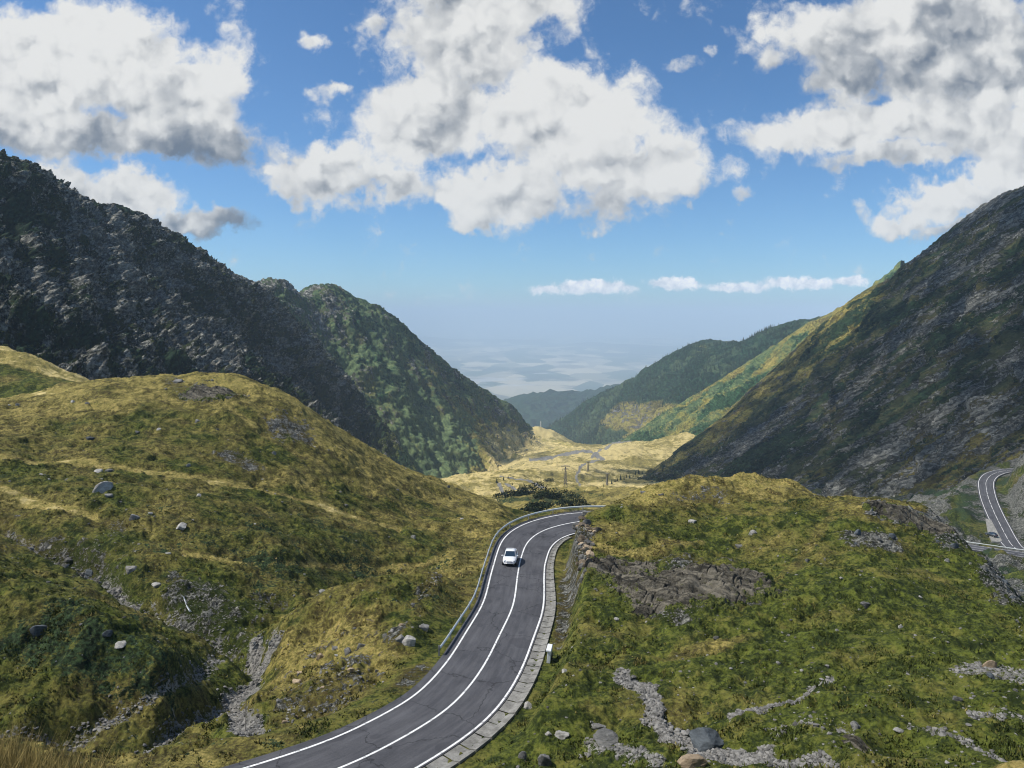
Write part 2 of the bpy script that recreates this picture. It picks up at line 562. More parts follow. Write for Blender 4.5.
up = [r2pt(*q) for q in [(1030, 469), (1012, 470), (1000.4, 471.6), (991, 475.2), (986.5, 480.8), (986, 486), (988.4, 497.8), (994, 512), (1000.4, 525), (1008, 539.4), (1014, 547), (1024, 553.0), (1060, 555.5)]]
low = [(x * 0.985, Y * 0.985, z * 0.985 - 0.0) for x, Y, z in [r2pt(*q) for q in [(925, 540.5), (950, 544), (970.4, 547.0), (992.5, 550.2), (1024, 554.8), (1075, 561)]]]
ROAD2 = resample(catmull(up, 400), 1.0); ROAD3 = resample(catmull(low, 300), 1.0)

# ------------------------------------------------------------------ TERRAIN height field
cp = []
def K(*rows):
    for px, py, Y in rows: cp.append(((px - HX) / F, math.log(Y), -(py - HY) / F))
def H(*rows):                    # px column, distance, height
    for px, Y, z in rows: cp.append(((px - HX) / F, math.log(Y), z / Y))

# near bank below the camera
for px in (-450, -150, 80, 300, 512, 760, 1000, 1400):
    H((px, 3, -2.6), (px, 6, -4.4))
H((80, 10, -6.6), (80, 14, -8.9), (-100, 14, -8.6), (-100, 10, -6.2), (-400, 14, -8.0), (250, 12, -8.8), (250, 16, -12.0), (80, 18, -12.4), (-100, 18, -12.0),
  (80, 28, -20), (250, 28, -20.5), (-100, 28, -19.5), (-400, 28, -17), (512, 12, -9), (512, 20, -15), (512, 30, -21.5), (640, 20, -14), (640, 30, -20.2),
  (800, 14, -10), (800, 25, -17), (930, 14, -9.5), (930, 25, -16.3), (1200, 14, -9), (1200, 25, -15))
# right mound, front to crest
K((560, 760, 44), (560, 720, 48.5), (640, 760, 41), (640, 700, 49), (640, 640, 60), (620, 600, 69.5), (680, 620, 63), (680, 580, 72), (680, 540, 85), (690, 500, 101),
  (740, 760, 39), (740, 700, 47.5), (800, 760, 37), (800, 700, 46), (800, 660, 54), (800, 620, 62), (800, 580, 71), (800, 540, 84), (800, 510, 98),
  (930, 760, 36), (930, 700, 44.5), (930, 660, 51.5), (930, 620, 60), (930, 580, 71), (930, 540, 87),
  (1020, 760, 35), (1020, 700, 44), (1020, 650, 56), (1200, 760, 34), (1200, 700, 44), (1200, 650, 58),
  (593, 515, 98), (584, 530, 91), (640, 487, 106), (690, 476, 109), (750, 474, 111), (800, 489, 109), (870, 499, 105), (930, 504, 101), (968, 540, 90), (1000, 578, 81), (1024, 603, 76), (1080, 630, 72))
H((606, 108, -30.0), (640, 122, -34), (690, 128, -37), (750, 130, -38), (800, 128, -39), (870, 123, -40), (930, 118, -41), (975, 106, -41), (1010, 95, -41), (1060, 86, -41), (1200, 90, -44),
  (640, 150, -44), (750, 160, -52), (870, 160, -58), (1000, 150, -60), (1200, 150, -64), (640, 200, -60), (750, 215, -70), (870, 215, -76))
# left: verge, gully, stream, green hump
K((200, 746, 47.3), (100, 760, 45), (0, 764, 44), (-150, 760, 43), (120, 737, 50), (60, 722, 52), (180, 702, 57.5), (240, 682, 63.5), (250, 640, 72.5), (262, 625, 77.5),
  (0, 604, 61), (60, 616, 60.5), (120, 640, 59.5), (165, 662, 58.8), (30, 585, 71), (90, 598, 72), (150, 625, 69), (0, 694, 53.5), (60, 692, 54), (120, 690, 55.5), (165, 686, 57), (-150, 600, 60), (-150, 700, 51),
  (0, 520, 92), (60, 545, 89), (120, 572, 85), (180, 606, 78), (220, 626, 76.5), (-150, 490, 96),
  (0, 480, 105), (100, 490, 106), (200, 520, 100), (300, 560, 99), (300, 600, 89), (250, 592, 87), (280, 616, 86), (420, 580, 112), (460, 550, 126), (500, 524, 148), (-150, 450, 110),
  (410, 576, 83), (454, 558, 91), (440, 584, 83), (468, 562, 88), (342, 598, 76), (309, 613, 73.5), (390, 640, 64.5), (350, 640, 67), (310, 645, 68), (245, 665, 67), (250, 710, 56), (290, 692, 58), (340, 700, 55), (340, 718, 52))
H((380, 94, -40.0), (330, 86, -37.5), (440, 103, -40.5), (480, 118, -40), (500, 128, -41), (530, 140, -43), (560, 145, -45))
# left hill crest, flank, and what falls away behind
K((0, 400, 165), (60, 386, 175), (130, 378, 180), (210, 374, 178), (260, 384, 175), (330, 423, 180), (400, 465, 190), (470, 492, 200), (510, 511, 205), (-150, 420, 150),
  (60, 440, 135), (150, 440, 138), (250, 430, 150), (330, 480, 145), (250, 490, 125), (400, 520, 140), (350, 540, 118), (450, 515, 160), (210, 400, 160))
H((-150, 190, -34), (0, 195, -26), (130, 212, -27), (210, 212, -28), (270, 210, -30), (330, 212, -41), (400, 225, -55), (470, 240, -68), (510, 245, -70))
K((0, 392, 222), (-150, 330, 255), (0, 347, 262), (40, 361, 263), (90, 385, 268), (150, 425, 275))
H((-150, 310, -20), (0, 310, -32), (90, 310, -48), (200, 310, -70), (300, 310, -80), (-300, 250, -5), (-450, 150, -18), (-450, 60, -20), (-450, 300, -10))
# valley floor
K((560, 509, 235), (590, 503, 300), (640, 490, 420), (545, 500, 330), (505, 500, 520), (480, 498, 430), (560, 482, 700), (470, 474, 720), (640, 484, 800), (600, 468, 950), (500, 472, 900),
  (520, 458, 1250), (560, 451, 1400), (640, 467, 1050), (600, 449, 1450), (540, 428, 1800), (515, 432, 1760), (560, 436, 1840), (585, 448, 1750), (610, 446, 1700), (645, 438, 1600), (680, 434, 1400),
  (420, 492, 800), (400, 480, 1200), (400, 470, 1800), (470, 480, 1100), (480, 468, 1400), (490, 455, 1600), (750, 480, 700), (750, 470, 1100), (750, 450, 1700))
K((690, 456, 1250), (660, 442, 1500))
H((540, 2200, -430), (590, 2200, -470), (640, 2200, -470), (400, 2200, -350), (750, 2200, -420), (540, 3200, -800), (640, 3200, -800), (750, 3200, -760), (400, 3200, -750),
  (200, 500, -130), (200, 1000, -230), (200, 2000, -420), (0, 500, -120), (-200, 500, -110), (0, 1000, -200), (0, 2500, -500), (900, 600, -130), (900, 1000, -240), (900, 2500, -560), (1100, 500, -110), (1300, 600, -120), (1300, 1500, -300), (1300, 3000, -600))
# right side below the mountain, round the lower road
for x, Y, z in [up[3], up[4], up[6], up[8], up[10], low[1], low[2], low[3], low[4], low[5]]: cp.append((x / Y, math.log(Y), z / Y))
K((1040, 480, 300), (1060, 460, 300), (1120, 440, 300), (950, 500, 320), (930, 508, 330), (962, 488, 370), (900, 504, 400), (1000, 468, 400), (1150, 440, 400), (850, 514, 420), (1030, 520, 282), (1060, 515, 275))
H((940, 245, -80), (1000, 240, -80.5), (1060, 235, -81), (1150, 240, -80), (800, 300, -85), (700, 300, -80), (1200, 200, -76))

cp = np.array(cp)


def tps_fit(X, f, lam):
    n = len(X)
    d2 = ((X[:, None] - X[None]) ** 2).sum(-1)
    Kk = np.where(d2 > 0, 0.5 * d2 * np.log(d2 + 1e-20), 0) + lam * np.eye(n)
    Pm = np.hstack([np.ones((n, 1)), X])
    A = np.zeros((n + 3, n + 3)); A[:n, :n] = Kk; A[:n, n:] = Pm; A[n:, :n] = Pm.T
    return np.linalg.solve(A, np.concatenate([f, [0, 0, 0]]))


LS = 0.75                                     # log-distance scaling against u
Xc = np.stack([cp[:, 0], cp[:, 1] * LS], 1)
wts = tps_fit(Xc, cp[:, 2], 2e-4)


def tps_eval(U, L):
    n = len(Xc)
    out = np.zeros(U.shape)
    for r in range(U.shape[0]):
        d2 = (U[r][:, None] - Xc[None, :, 0]) ** 2 + (L[r][:, None] * LS - Xc[None, :, 1]) ** 2
        out[r] = (0.5 * d2 * np.log(d2 + 1e-20)) @ wts[:n] + wts[n] + wts[n + 1] * U[r] + wts[n + 2] * L[r] * LS
    return out


def warp_axis(lo, hi, n, dens):
    t = np.linspace(lo, hi, 4000)
    c = np.concatenate([[0], np.cumsum(dens(0.5 * (t[1:] + t[:-1])))])
    return np.interp(np.linspace(0, c[-1], n), c, t)


NR, NC = 1500, 1150
l_ax = warp_axis(math.log(2.5), math.log(3200), NR, lambda t: np.where(t < math.log(30), 0.35, np.where(t < math.log(240), 1.6, 0.55)))
u_ax = warp_axis(-1.35, 1.35, NC, lambda t: np.where(np.abs(t) < 0.74, 1.0, 0.22))
lc, uc = np.linspace(l_ax[0], l_ax[-1], 420), np.linspace(-1.35, 1.35, 360)
Vc = tps_eval(np.broadcast_to(uc, (420, 360)), np.broadcast_to(lc[:, None], (420, 360)))


def cubic_w(t):
    return np.stack([-0.5 * t**3 + t**2 - 0.5 * t, 1.5 * t**3 - 2.5 * t**2 + 1, -1.5 * t**3 + 2 * t**2 + 0.5 * t, 0.5 * t**3 - 0.5 * t**2], -1)


def interp_axis(A, ax, new):                  # cubic along axis 0
    h = ax[1] - ax[0]
    q = np.clip((new - ax[0]) / h, 0, len(ax) - 1.000001)
    i = np.floor(q).astype(int); w = cubic_w(q - i)
    out = 0
    for k in range(4):
        out = out + w[:, k][:, None] * A[np.clip(i + k - 1, 0, len(ax) - 1)]
    return out


Vf = interp_axis(interp_axis(Vc, lc, l_ax).T, uc, u_ax).T
YY = np.broadcast_to(np.exp(l_ax)[:, None], (NR, NC)).copy()
XX = u_ax[None, :] * YY
ZZ = Vf * YY
PX = HX + F * np.broadcast_to(u_ax, (NR, NC))
PY = HY - F * Vf


def poly_dist(px, py, pts, sub):
    """distance in picture units to a traced line; sub = boolean subset"""
    out = np.full(px.shape, 1e9)
    X_, Y_ = px[sub], py[sub]
    best = np.full(X_.shape, 1e9)
    for (a, b), (c, d) in zip(pts[:-1], pts[1:]):
        vx, vy = c - a, d - b
        t = np.clip(((X_ - a) * vx + (Y_ - b) * vy) / (vx * vx + vy * vy), 0, 1)
        best = np.minimum(best, np.hypot(X_ - a - t * vx, Y_ - b - t * vy))
    out[sub] = best
    return out


near = (YY < 215) & (YY > 25)
wob = fbm2(XX * 0.35, YY * 0.35, 4, 0.6, 40)
wob2 = fbm2(XX * 1.1, YY * 1.1, 3, 0.6, 50)

gravel = np.zeros_like(ZZ); rock = np.zeros_like(ZZ); shrub = np.zeros_like(ZZ)
dz = np.zeros_like(ZZ)


def trail(pts, w, amt=1.0, dep=0.0, target=None, jit=0.5):
    global dz
    d = poly_dist(PX, PY, pts, near)
    wv = w * (1 + jit * wob + 0.35 * wob2)
    m = amt * sstep(1.35, 0.15, d / np.maximum(wv, 1.0))
    if dep: dz = dz - dep * sstep(1.3, 0.2, d / w)
    return m


for pts_, w_, a_, dep_ in [
    ([(-30, 500), (0, 518), (40, 540), (90, 560), (130, 585), (175, 607), (215, 626), (245, 640)], 11, .60, 1.9),
    ([(175, 612), (215, 628), (245, 640), (275, 640)], 11, .62, .5),
    ([(255, 632), (262, 650), (252, 668), (232, 682), (242, 706), (238, 722), (260, 728)], 11, .74, .5),
    ([(100, 752), (150, 732), (180, 708), (225, 690)], 12, .50, .6),
    ([(-20, 738), (60, 727), (110, 706), (150, 690), (190, 670), (216, 652)], 11, .46, .6),
    ([(195, 705), (240, 715)], 10, .7, 0),
    ([(622, 672), (648, 684), (655, 705), (668, 728), (700, 744), (750, 752), (830, 770)], 10.0, 1.15, .35),
    ([(700, 748), (740, 752), (790, 764)], 14, .50, .0),
    ([(730, 712), (764, 704), (794, 697), (832, 682)], 3.5, .65, .1),
    ([(960, 664), (985, 668), (1040, 680)], 15, .46, .0),
    ([(970, 718), (1000, 715), (1040, 716)], 6, .42, .0),
    ([(910, 728), (950, 738), (985, 750), (1020, 766)], 3.2, .5, .0),
    ([(590, 738), (640, 752), (660, 760)], 9, .5, .0),
    ([(770, 735), (800, 728), (850, 735)], 12, .30, 0),
]:
    gravel = np.maximum(gravel, trail(pts_, w_, a_, dep_))

terr = np.zeros_like(ZZ)
for pts_, w_, a_ in [
    ([(-30, 450), (0, 455), (78, 462), (137, 468), (200, 477), (300, 497), (345, 512), (400, 530)], 4.0, .8),
    ([(-30, 480), (0, 487), (50, 503), (95, 514)], 5, .75),
    ([(185, 552), (230, 557), (300, 562), (375, 567), (430, 560), (455, 549)], 4.5, .7),
    ([(60, 640), (130, 622), (180, 650)], 4, .3), ([(0, 392), (60, 391)], 3, .5),
    ([(230, 410), (300, 455), (350, 480)], 4, .3), ([(560, 665), (620, 655), (700, 640), (760, 628)], 8, .35), ([(740, 600), (800, 560), (830, 520)], 9, .3),
    ([(590, 545), (640, 545), (700, 535)], 7, .5)]:
    d = poly_dist(PX, PY, pts_, near)
    terr = np.maximum(terr, a_ * sstep(1.0, 0.3, d / (w_ * (0.9 + 0.4 * wob))))
    dz = dz - 0.55 * sstep(2.2, 0.2, d / w_) * a_


def ridge_line(pts_, w, amt, y0, y1):
    global dz
    sb = near & (YY > y0) & (YY < y1)
    d = poly_dist(PX, PY, pts_, sb)
    dz = dz + amt * np.exp(-(np.minimum(d, 1e4) / w) ** 2) * sb


ridge_line([(-40, 596), (0, 604), (60, 616), (120, 640), (165, 662)], 20, 0.8, 50, 68)
ridge_line([(290, 640), (309, 615), (342, 600), (378, 591), (410, 577), (454, 559)], 15, 1.1, 66, 96)
ridge_line([(250, 640), (252, 668), (235, 685), (200, 704), (110, 738), (60, 728)], 22, -1.2, 40, 85)
ridge_line([(0, 515), (60, 547), (130, 585), (215, 627), (250, 640)], 16, -1.3, 60, 110)


def ell(px, py, rx, ry, rot=0.0, soft=0.9):
    c, s = math.cos(math.radians(rot)), math.sin(math.radians(rot))
    dx, dy = PX - px, PY - py
    r = np.hypot((dx * c + dy * s) / rx, (-dx * s + dy * c) / ry) + 0.34 * wob + 0.20 * wob2
    return np.where(near, sstep(1.0 + soft * 0.5, 1.0 - soft * 0.5, r), 0)


outcrop = np.maximum(ell(700, 578, 74, 25, 8), ell(620, 572, 34, 20, -8))
outcrop2 = ell(665, 605, 45, 10, 6)
cliff = np.maximum.reduce([ell(572, 562, 15, 32, 15), ell(562, 600, 9, 26, 5), ell(580, 540, 12, 14, 0)])
cliff2 = np.maximum.reduce([ell(915, 516, 52, 13, 4), ell(950, 535, 20, 22, 40), ell(1005, 585, 30, 16, 40), ell(870, 545, 32, 9, 10)])
hillrock = np.maximum.reduce([ell(208, 394, 34, 10, 5), ell(290, 428, 26, 14, 30), ell(240, 462, 28, 8, 25) * .8, ell(175, 381, 12, 4) * .8])
bankrock = np.maximum.reduce([ell(330, 690, 60, 22, -25) * .62, ell(395, 640, 18, 7, -40) * .9, ell(330, 655, 80, 18, -28) * .42, ell(410, 680, 30, 9, -40) * .8, ell(430, 590, 26, 6, -35) * .6])
streamrock = np.maximum.reduce([ell(60, 547, 75, 18, 20) * .75, ell(205, 600, 50, 18, 25) * .85, ell(270, 605, 30, 9, 20) * .6, ell(120, 540, 14, 30, -10) * .6])
toprock = np.maximum.reduce([ell(700, 495, 36, 9, -10) * .7, ell(860, 738, 30, 16) * .3, ell(640, 690, 8, 6) * .6, ell(760, 720, 60, 10) * .3])
rock = np.maximum.reduce([outcrop * .55, outcrop2 * .5, cliff * .62, cliff2 * .66, hillrock * .60, bankrock * .62, streamrock * .62, toprock * .5])

# relief of the meadow: hummocks, terracettes, tussocks
fade_road = np.ones_like(ZZ)
sel = (YY > 24) & (YY < 170) & (XX > -60) & (XX < 80)
ii = np.where(sel)
rx, ry = XX[ii].astype(np.float32), YY[ii].astype(np.float32)
best = np.full(rx.shape, 1e9, np.float32); bi = np.zeros(rx.shape, np.int32)
for k in range(0, len(ROAD), 2):
    d2 = (rx - ROAD[k, 0]) ** 2 + (ry - ROAD[k, 1]) ** 2
    mk = d2 < best
    best[mk] = d2[mk]; bi[mk] = k
dist = np.sqrt(best)
off = (rx - ROAD[bi, 0]) * RN[bi, 0] + (ry - ROAD[bi, 1]) * RN[bi, 1]
sgn = np.where(off > 0, 1.0, -1.0)
doff = sgn * dist
zr = ROAD[bi, 2] - BANK[bi] * np.clip(doff, -5.5, 6)
wl = sstep(8.5, 4.9, dist); wr = sstep(7.6, 5.35, dist)
wroad = np.where(sgn < 0, wl, wr)
core = np.where(sgn < 0, sstep(5.3, 4.6, dist), sstep(5.6, 5.0, dist))
fade_road[ii] = 1 - np.where(sgn < 0, sstep(7.5, 4.6, dist), sstep(7.0, 5.2, dist))

scaleY = np.clip(YY / 70.0, 0.25, 6.0)
amp_far = np.where(YY > 260, 1.0, 0.0)
h = 0.80 * fbm2(XX / 13.0, YY / 13.0, 3, 0.5, 1)
h += 0.62 * fbm2(XX / 5.2 + 0.3 * wob, YY / 4.2, 3, 0.5, 7)
h = h * np.where(PX > 540, 0.62, 1.0)
h += (PX > 540) * (1.25 * fbm2(XX / 19.0, YY / 17.0, 2, 0.5, 5) - 0.2) * sstep(28, 45, YY)
h += 0.30 * (1 - 2 * np.abs(fbm2(XX / 6.5, YY / 5.0, 2, 0.5, 8))) * (PX > 540)
tl = (XX * 0.25 + YY) / 2.1 + 1.5 * wob
h += 0.13 * perlin2(XX / 6.0, tl, 21) * sstep(30, 50, YY)
h += 0.16 * (1 - 2 * np.abs(fbm2(XX / 2.1, YY / 1.9, 3, 0.55, 13))) * (0.45 + 0.9 * sstep(-0.3, 0.5, fbm2(XX / 9, YY / 9, 2, 0.5, 17)))
h += 0.07 * fbm2(XX / 0.55, YY / 0.55, 2, 0.6, 33) * sstep(200, 90, YY)
h += 6.0 * fbm2(XX / 90.0, YY / 140.0, 5, 0.52, 60) * sstep(230, 700, YY) * (0.35 + 0.65 * sstep(500, 1500, YY))
h += (PX > 760) * sstep(215, 240, YY) * sstep(620, 480, YY) * 3.2 * (1 - 2 * np.abs(fbm2(XX / 24, YY / 24, 4, 0.55, 62)))
h += sstep(235, 300, YY) * (PX < 760) * 1.6 * (1 - 2 * np.abs(fbm2(XX / 30, YY / 45, 4, 0.6, 64)))
nearfade = sstep(4, 18, YY)
rk = (1 - np.abs(fbm2((XX * 0.9 + YY * 0.35) / 5.0, (YY * 0.9 - XX * 0.3) / 1.3, 4, 0.6, 71))) ** 2
rk2 = fbm2(XX / 1.5, YY / 1.2, 4, 0.62, 75)
ts_ = (0.93 * YY - 0.42 * XX) / 1.25 + 0.55 * fbm2(XX / 4.0, YY / 4.0, 3, 0.5, 76)
saw = ts_ - np.floor(ts_); saw = np.where(saw < 0.8, saw / 0.8, (1 - saw) / 0.2)
ts2 = (0.88 * YY - 0.5 * XX) / 0.42 + 0.8 * wob2
saw2 = ts2 - np.floor(ts2); saw2 = np.where(saw2 < 0.75, saw2 / 0.75, (1 - saw2) / 0.25)
hr = rock * (0.26 * rk + 0.16 * rk2) + (.3 * outcrop + .4 * outcrop2 + .6 * cliff2) * (0.55 + 0.42 * saw * (0.6 + 0.5 * wob) + 0.13 * saw2)
cl = cliff * (0.45 * rk2 + 0.8 * fbm2(XX / 3.0, YY / 3.0, 2, 0.5, 78) + 0.3)
hg = gravel * 0.08 * fbm2(XX / 0.5, YY / 0.5, 3, 0.65, 90)
ZZ = ZZ + (h * nearfade * (1 - 0.75 * gravel) * (1 - 0.55 * np.clip(terr, 0, 1)) + dz + hr + cl + hg) * fade_road
ZZ[ii] = ZZ[ii] * (1 - wroad) + (zr - 0.10) * wroad
ZZ[ii] = np.where(core > 0.5, np.minimum(ZZ[ii], zr - 0.10), ZZ[ii])

# the benches of the lower road
for R_ in (ROAD2, ROAD3):
    sel = (YY > 215) & (YY < 440) & (XX > 100) & (XX < 330)
    jj = np.where(sel)
    bx, by = XX[jj], YY[jj]
    bd = np.full(bx.shape, 1e9); bk = np.zeros(bx.shape, int)
    for k in range(len(R_)):
        d2 = (bx - R_[k, 0]) ** 2 + (by - R_[k, 1]) ** 2
        mk = d2 < bd; bd[mk] = d2[mk]; bk[mk] = k
    w2 = sstep(12, 6.0, np.sqrt(bd))
    ZZ[jj] = ZZ[jj] * (1 - w2) + (R_[bk, 2] - 0.45) * w2
    fade_road[jj] = np.minimum(fade_road[jj], 1 - w2)

# dryness: yellow crests and valley, greener mound on the right
dry = np.full_like(ZZ, 0.24)
dry = np.where(PX > 560, 0.20 + 0.16 * sstep(620, 480, PY) - 0.08 * sstep(700, 900, PX), dry)
dry += 0.35 * np.where(near & (PX < 560), sstep(60, 0, poly_dist(PX, PY, [(-40, 415), (0, 400), (60, 386), (130, 378), (210, 374), (260, 384), (330, 423), (400, 465), (470, 492)], near)), 0)
dry += 0.14 * np.where(near & (PX < 560), sstep(620, 520, PY), 0)
dry += 0.38 * np.where(near & (PX > 590), sstep(34, 0, poly_dist(PX, PY, [(640, 487), (690, 478), (750, 476), (800, 491), (870, 501), (930, 505)], near)), 0)
dry += 0.45 * cliff + 0.35 * bankrock + 0.3 * ell(330, 650, 70, 40, -25) + 0.20 * ell(470, 560, 30, 60, 30)
dry += 0.35 * ell(150, 755, 160, 18)
dry = np.where(YY < 25, 0.85, dry)
dry = np.where(YY > 240, 1.06 + 0.30 * fbm2(XX / 120, YY / 160, 4, 0.55, 81), dry)
dry = np.where((YY > 225) & (PX > 800), 0.30, dry)
dry = dry + terr * 0.72
shrub = np.where(near, 0.08 + 0.26 * np.maximum(ell(330, 560, 150, 45, 8), ell(90, 650, 110, 34, 5)) + 0.22 * fbm2(XX / 9.0, YY / 9.0, 4, 0.6, 95) + 0.10 * sstep(430, 600, PY) * (PX < 300), 0.12)  # hill-foot patch: heath, with the slope's shade put into its dark colour
shrub = np.where(near & (PX > 560), shrub * .45, shrub)
valley_sh = np.where(YY > 235, 0.42 * sstep(0.25, 0.6, fbm2(XX / 60, YY / 90, 4, 0.6, 97)), 0)
shrub = np.maximum(shrub, valley_sh)
far_sh = (YY > 235) & (YY < 520) & (PX > 440) & (PX < 580)
shrub = np.where(far_sh, np.maximum(shrub, 0.55 * sstep(0.0, 0.35, fbm2(XX / 28, YY / 40, 3, 0.6, 98))), shrub)
shrub = np.where((YY > 225) & (PX > 760), 0.44 + 0.6 * fbm2(XX / 22, YY / 22, 4, 0.6, 99), shrub)
rock = np.where((YY > 225) & (PX > 760), np.maximum(rock, 0.38 + 0.6 * fbm2(XX / 15, YY / 15, 4, 0.6, 92) + 0.30 * sstep(1004, 1016, PX) * sstep(545, 525, PY)), rock)
# far valley road, tracks and streams on the floor
vnear = (YY > 380) & (YY < 1900)
for pts_, w_ in [([(499, 487), (505, 497), (507, 506)], 2.2), ([(505, 486), (520, 492), (545, 497), (580, 508)], 1.2), ([(580, 486), (576, 478), (580, 470), (592, 462), (604, 458), (590, 452), (560, 455), (530, 462)], 1.5), ([(592, 456), (612, 445), (640, 438)], 1.3), ([(500, 478), (530, 484), (550, 492)], 1.2)]:
    d = poly_dist(PX, PY, pts_, vnear)
    gravel = np.maximum(gravel, 0.85 * sstep(1.2, 0.5, d / w_))
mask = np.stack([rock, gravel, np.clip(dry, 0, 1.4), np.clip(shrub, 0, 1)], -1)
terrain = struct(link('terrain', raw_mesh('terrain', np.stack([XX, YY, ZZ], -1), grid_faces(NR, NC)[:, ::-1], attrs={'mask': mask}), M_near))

PYf = HY - F * ZZ / YY


def ground_hit(px, py, ymin=20.0):
    c = int(np.clip(np.searchsorted(u_ax, (px - HX) / F), 1, NC - 1))
    col = PYf[:, c]; r0 = int(np.searchsorted(YY[:, 0], ymin))
    r = np.where(col[r0:] <= py)[0]
    r = r0 + (r[0] if len(r) else 0)
    return Vector((XX[r, c], YY[r, c], ZZ[r, c])), r, c


def ground_z(x, y):
    r = int(np.clip(np.searchsorted(l_ax, math.log(y)), 0, NR - 1)); c = int(np.clip(np.searchsorted(u_ax, x / y), 0, NC - 1))
    return float(ZZ[r, c])


# ------------------------------------------------------------------ MOUNTAINS
M_rock = ground_material('crag_ground', False, shrub_col=(0.012, 0.026, 0.012), rock_k=1.6, grass_k=1.2, bumpd=0.25, sc=0.085)
M_scree = ground_material('scree_slope_ground', False, shrub_col=(0.014, 0.028, 0.013), rock_k=1.2, grass_k=1.5, bumpd=0.25, sc=0.11, gpair=((.045, .055, .026), (.120, .125, .058)), stretch=((-.76, .45, -.56), .72))
M_green = ground_material('green_slope_ground', False, shrub_col=(0.020, 0.046, 0.020), rock_k=1.2, grass_k=1.7, bumpd=0.16, sc=0.06, stretch=((.5, -.7, -.5), .6), gpair=((.060, .098, .044), (.165, .215, .090)))
M_wood = ground_material('wooded_slope_ground', False, shrub_col=(0.012, 0.030, 0.015), rock_k=1.0, grass_k=1.4, bumpd=0.12, sc=0.03, gpair=((.025, .048, .026), (.065, .100, .048)))


def loft(name, rows, nt, ns, mat, amp, wl, seed, maskf, back=(350, -260), ridge=0.6, gully=0.0, crest_free=0.35, fade=None, toe=False):
    """rows: crest first, foot last, each a list of (px, py, distance)"""
    R = [catmull([unproj(*p) for p in r], nt) for r in rows]
    top = R[0].copy(); top[:, 1] += back[0] * 0.5; top[:, 2] += back[1] * 0.25; top[:, 0] += np.sign(top[:, 0].mean()) * back[0] * .35
    top2 = top.copy(); top2[:, 1] += back[0] * 0.5; top2[:, 2] += back[1] * 0.75; top2[:, 0] += np.sign(top[:, 0].mean()) * back[0] * .35
    bot = R[-1] + 0.5 * (R[-1] - R[-2])
    full = [top2, top] + R + [bot]
    nseg = len(full) - 1
    per = [max(6, ns // 14)] * 2 + [ns // (len(R) - 1)] * (len(R) - 1) + [max(6, ns // 14)]
    Wd, Sg = [], []
    Fu = np.stack(full)
    for i in range(nseg):
        p0 = Fu[max(i - 1, 0)]; p1 = Fu[i]; p2 = Fu[i + 1]; p3 = Fu[min(i + 2, nseg)]
        m = per[i]
        tt = np.arange(m) / m if i < nseg - 1 else np.linspace(0, 1, m)
        for t in tt:
            w = cubic_w(np.array(t))
            if i <= 2 and t == 0: w = np.array([0, 1, 0, 0])
            if i == 2: lin = (1 - t) * p1 + t * p2; Wd.append(0.5 * lin + 0.5 * (w[0] * p0 + w[1] * p1 + w[2] * p2 + w[3] * p3))
            else: Wd.append(w[0] * p0 + w[1] * p1 + w[2] * p2 + w[3] * p3)
            Sg.append((i + t - 2) / (nseg - 3))
    Pm = np.stack(Wd); s = np.array(Sg)[:, None] * np.ones((1, nt))
    du = np.gradient(Pm, axis=1); dv = np.gradient(Pm, axis=0)
    N = np.cross(du, dv); N /= np.linalg.norm(N, axis=-1, keepdims=True) + 1e-9
    N = np.where(N[..., 2:3] < 0, -N, N)
    x, y, z = Pm[..., 0] / wl, Pm[..., 1] / wl, Pm[..., 2] / wl
    big = fbm3(x * 0.45, y * 0.45, z * 0.45, 3, 0.5, seed)
    rg = ridged3(x + 0.4 * big, y, z, 5, 0.52, seed + 3)
    fine = fbm3(x * 5, y * 5, z * 5, 4, 0.66, seed + 9)
    tl = np.concatenate([np.zeros((Pm.shape[0], 1)), np.cumsum(np.linalg.norm(np.diff(Pm, axis=1), axis=-1), axis=1)], 1)
    gu = np.abs(perlin2(tl / (wl * 0.9) + 0.5 * big, s * 2.2 + 3, seed + 20))
    d = amp * (0.8 * big + ridge * (rg * 0.55 - 0.4) + 0.42 * fine) - gully * (1 - sstep(0.0, 0.35, gu)) * sstep(0.02, 0.3, s)
    d = d * (crest_free + (1 - crest_free) * sstep(0.0, 0.12, np.abs(s)))
    d = d * (1 - .8 * sstep(.55, .85, s)) if toe else d
    if fade: d = d * (1 - .75 * sstep(fade[0], fade[1], HX + F * Pm[..., 0] / Pm[..., 1]))
    Pm = Pm + N * d[..., None]
    info = dict(s=s, big=big, rg=rg, fine=fine, gu=gu, x=x, y=y, z=z, N=N, px=HX + F * Pm[..., 0] / Pm[..., 1], py=HY - F * Pm[..., 2] / Pm[..., 1], P=Pm)
    mk = maskf(info)
    o = link(name, raw_mesh(name, Pm, grid_faces(*Pm.shape[:2]), attrs={'mask': np.clip(mk, -.3, 1.3)}), mat)
    # orient outward
    return struct(o), info


def mk4(r, g_, d_, s_):
    z0 = np.zeros(np.broadcast(r, g_, d_, s_).shape)
    return np.stack([r + z0, g_ + z0, d_ + z0, s_ + z0], -1)


def f_L1(i):
    n = fbm3(i['x'] * 1.2, i['y'] * 1.2, i['z'] * 1.2, 5, 0.62, 130)
    rock = 0.42 + 0.22 * i['rg'] * 0.6 + 0.35 * n - 0.30 * sstep(0.55, 1.0, i['s']) - .12 * sstep(180, 300, i['px']) - .25 * sstep(340, 400, i['px'])
    sh = 0.50 - 0.55 * n + 0.1 * sstep(.5, 1, i['s'])
    return mk4(rock, 0.0, 0.18 + 0.2 * n, sh)


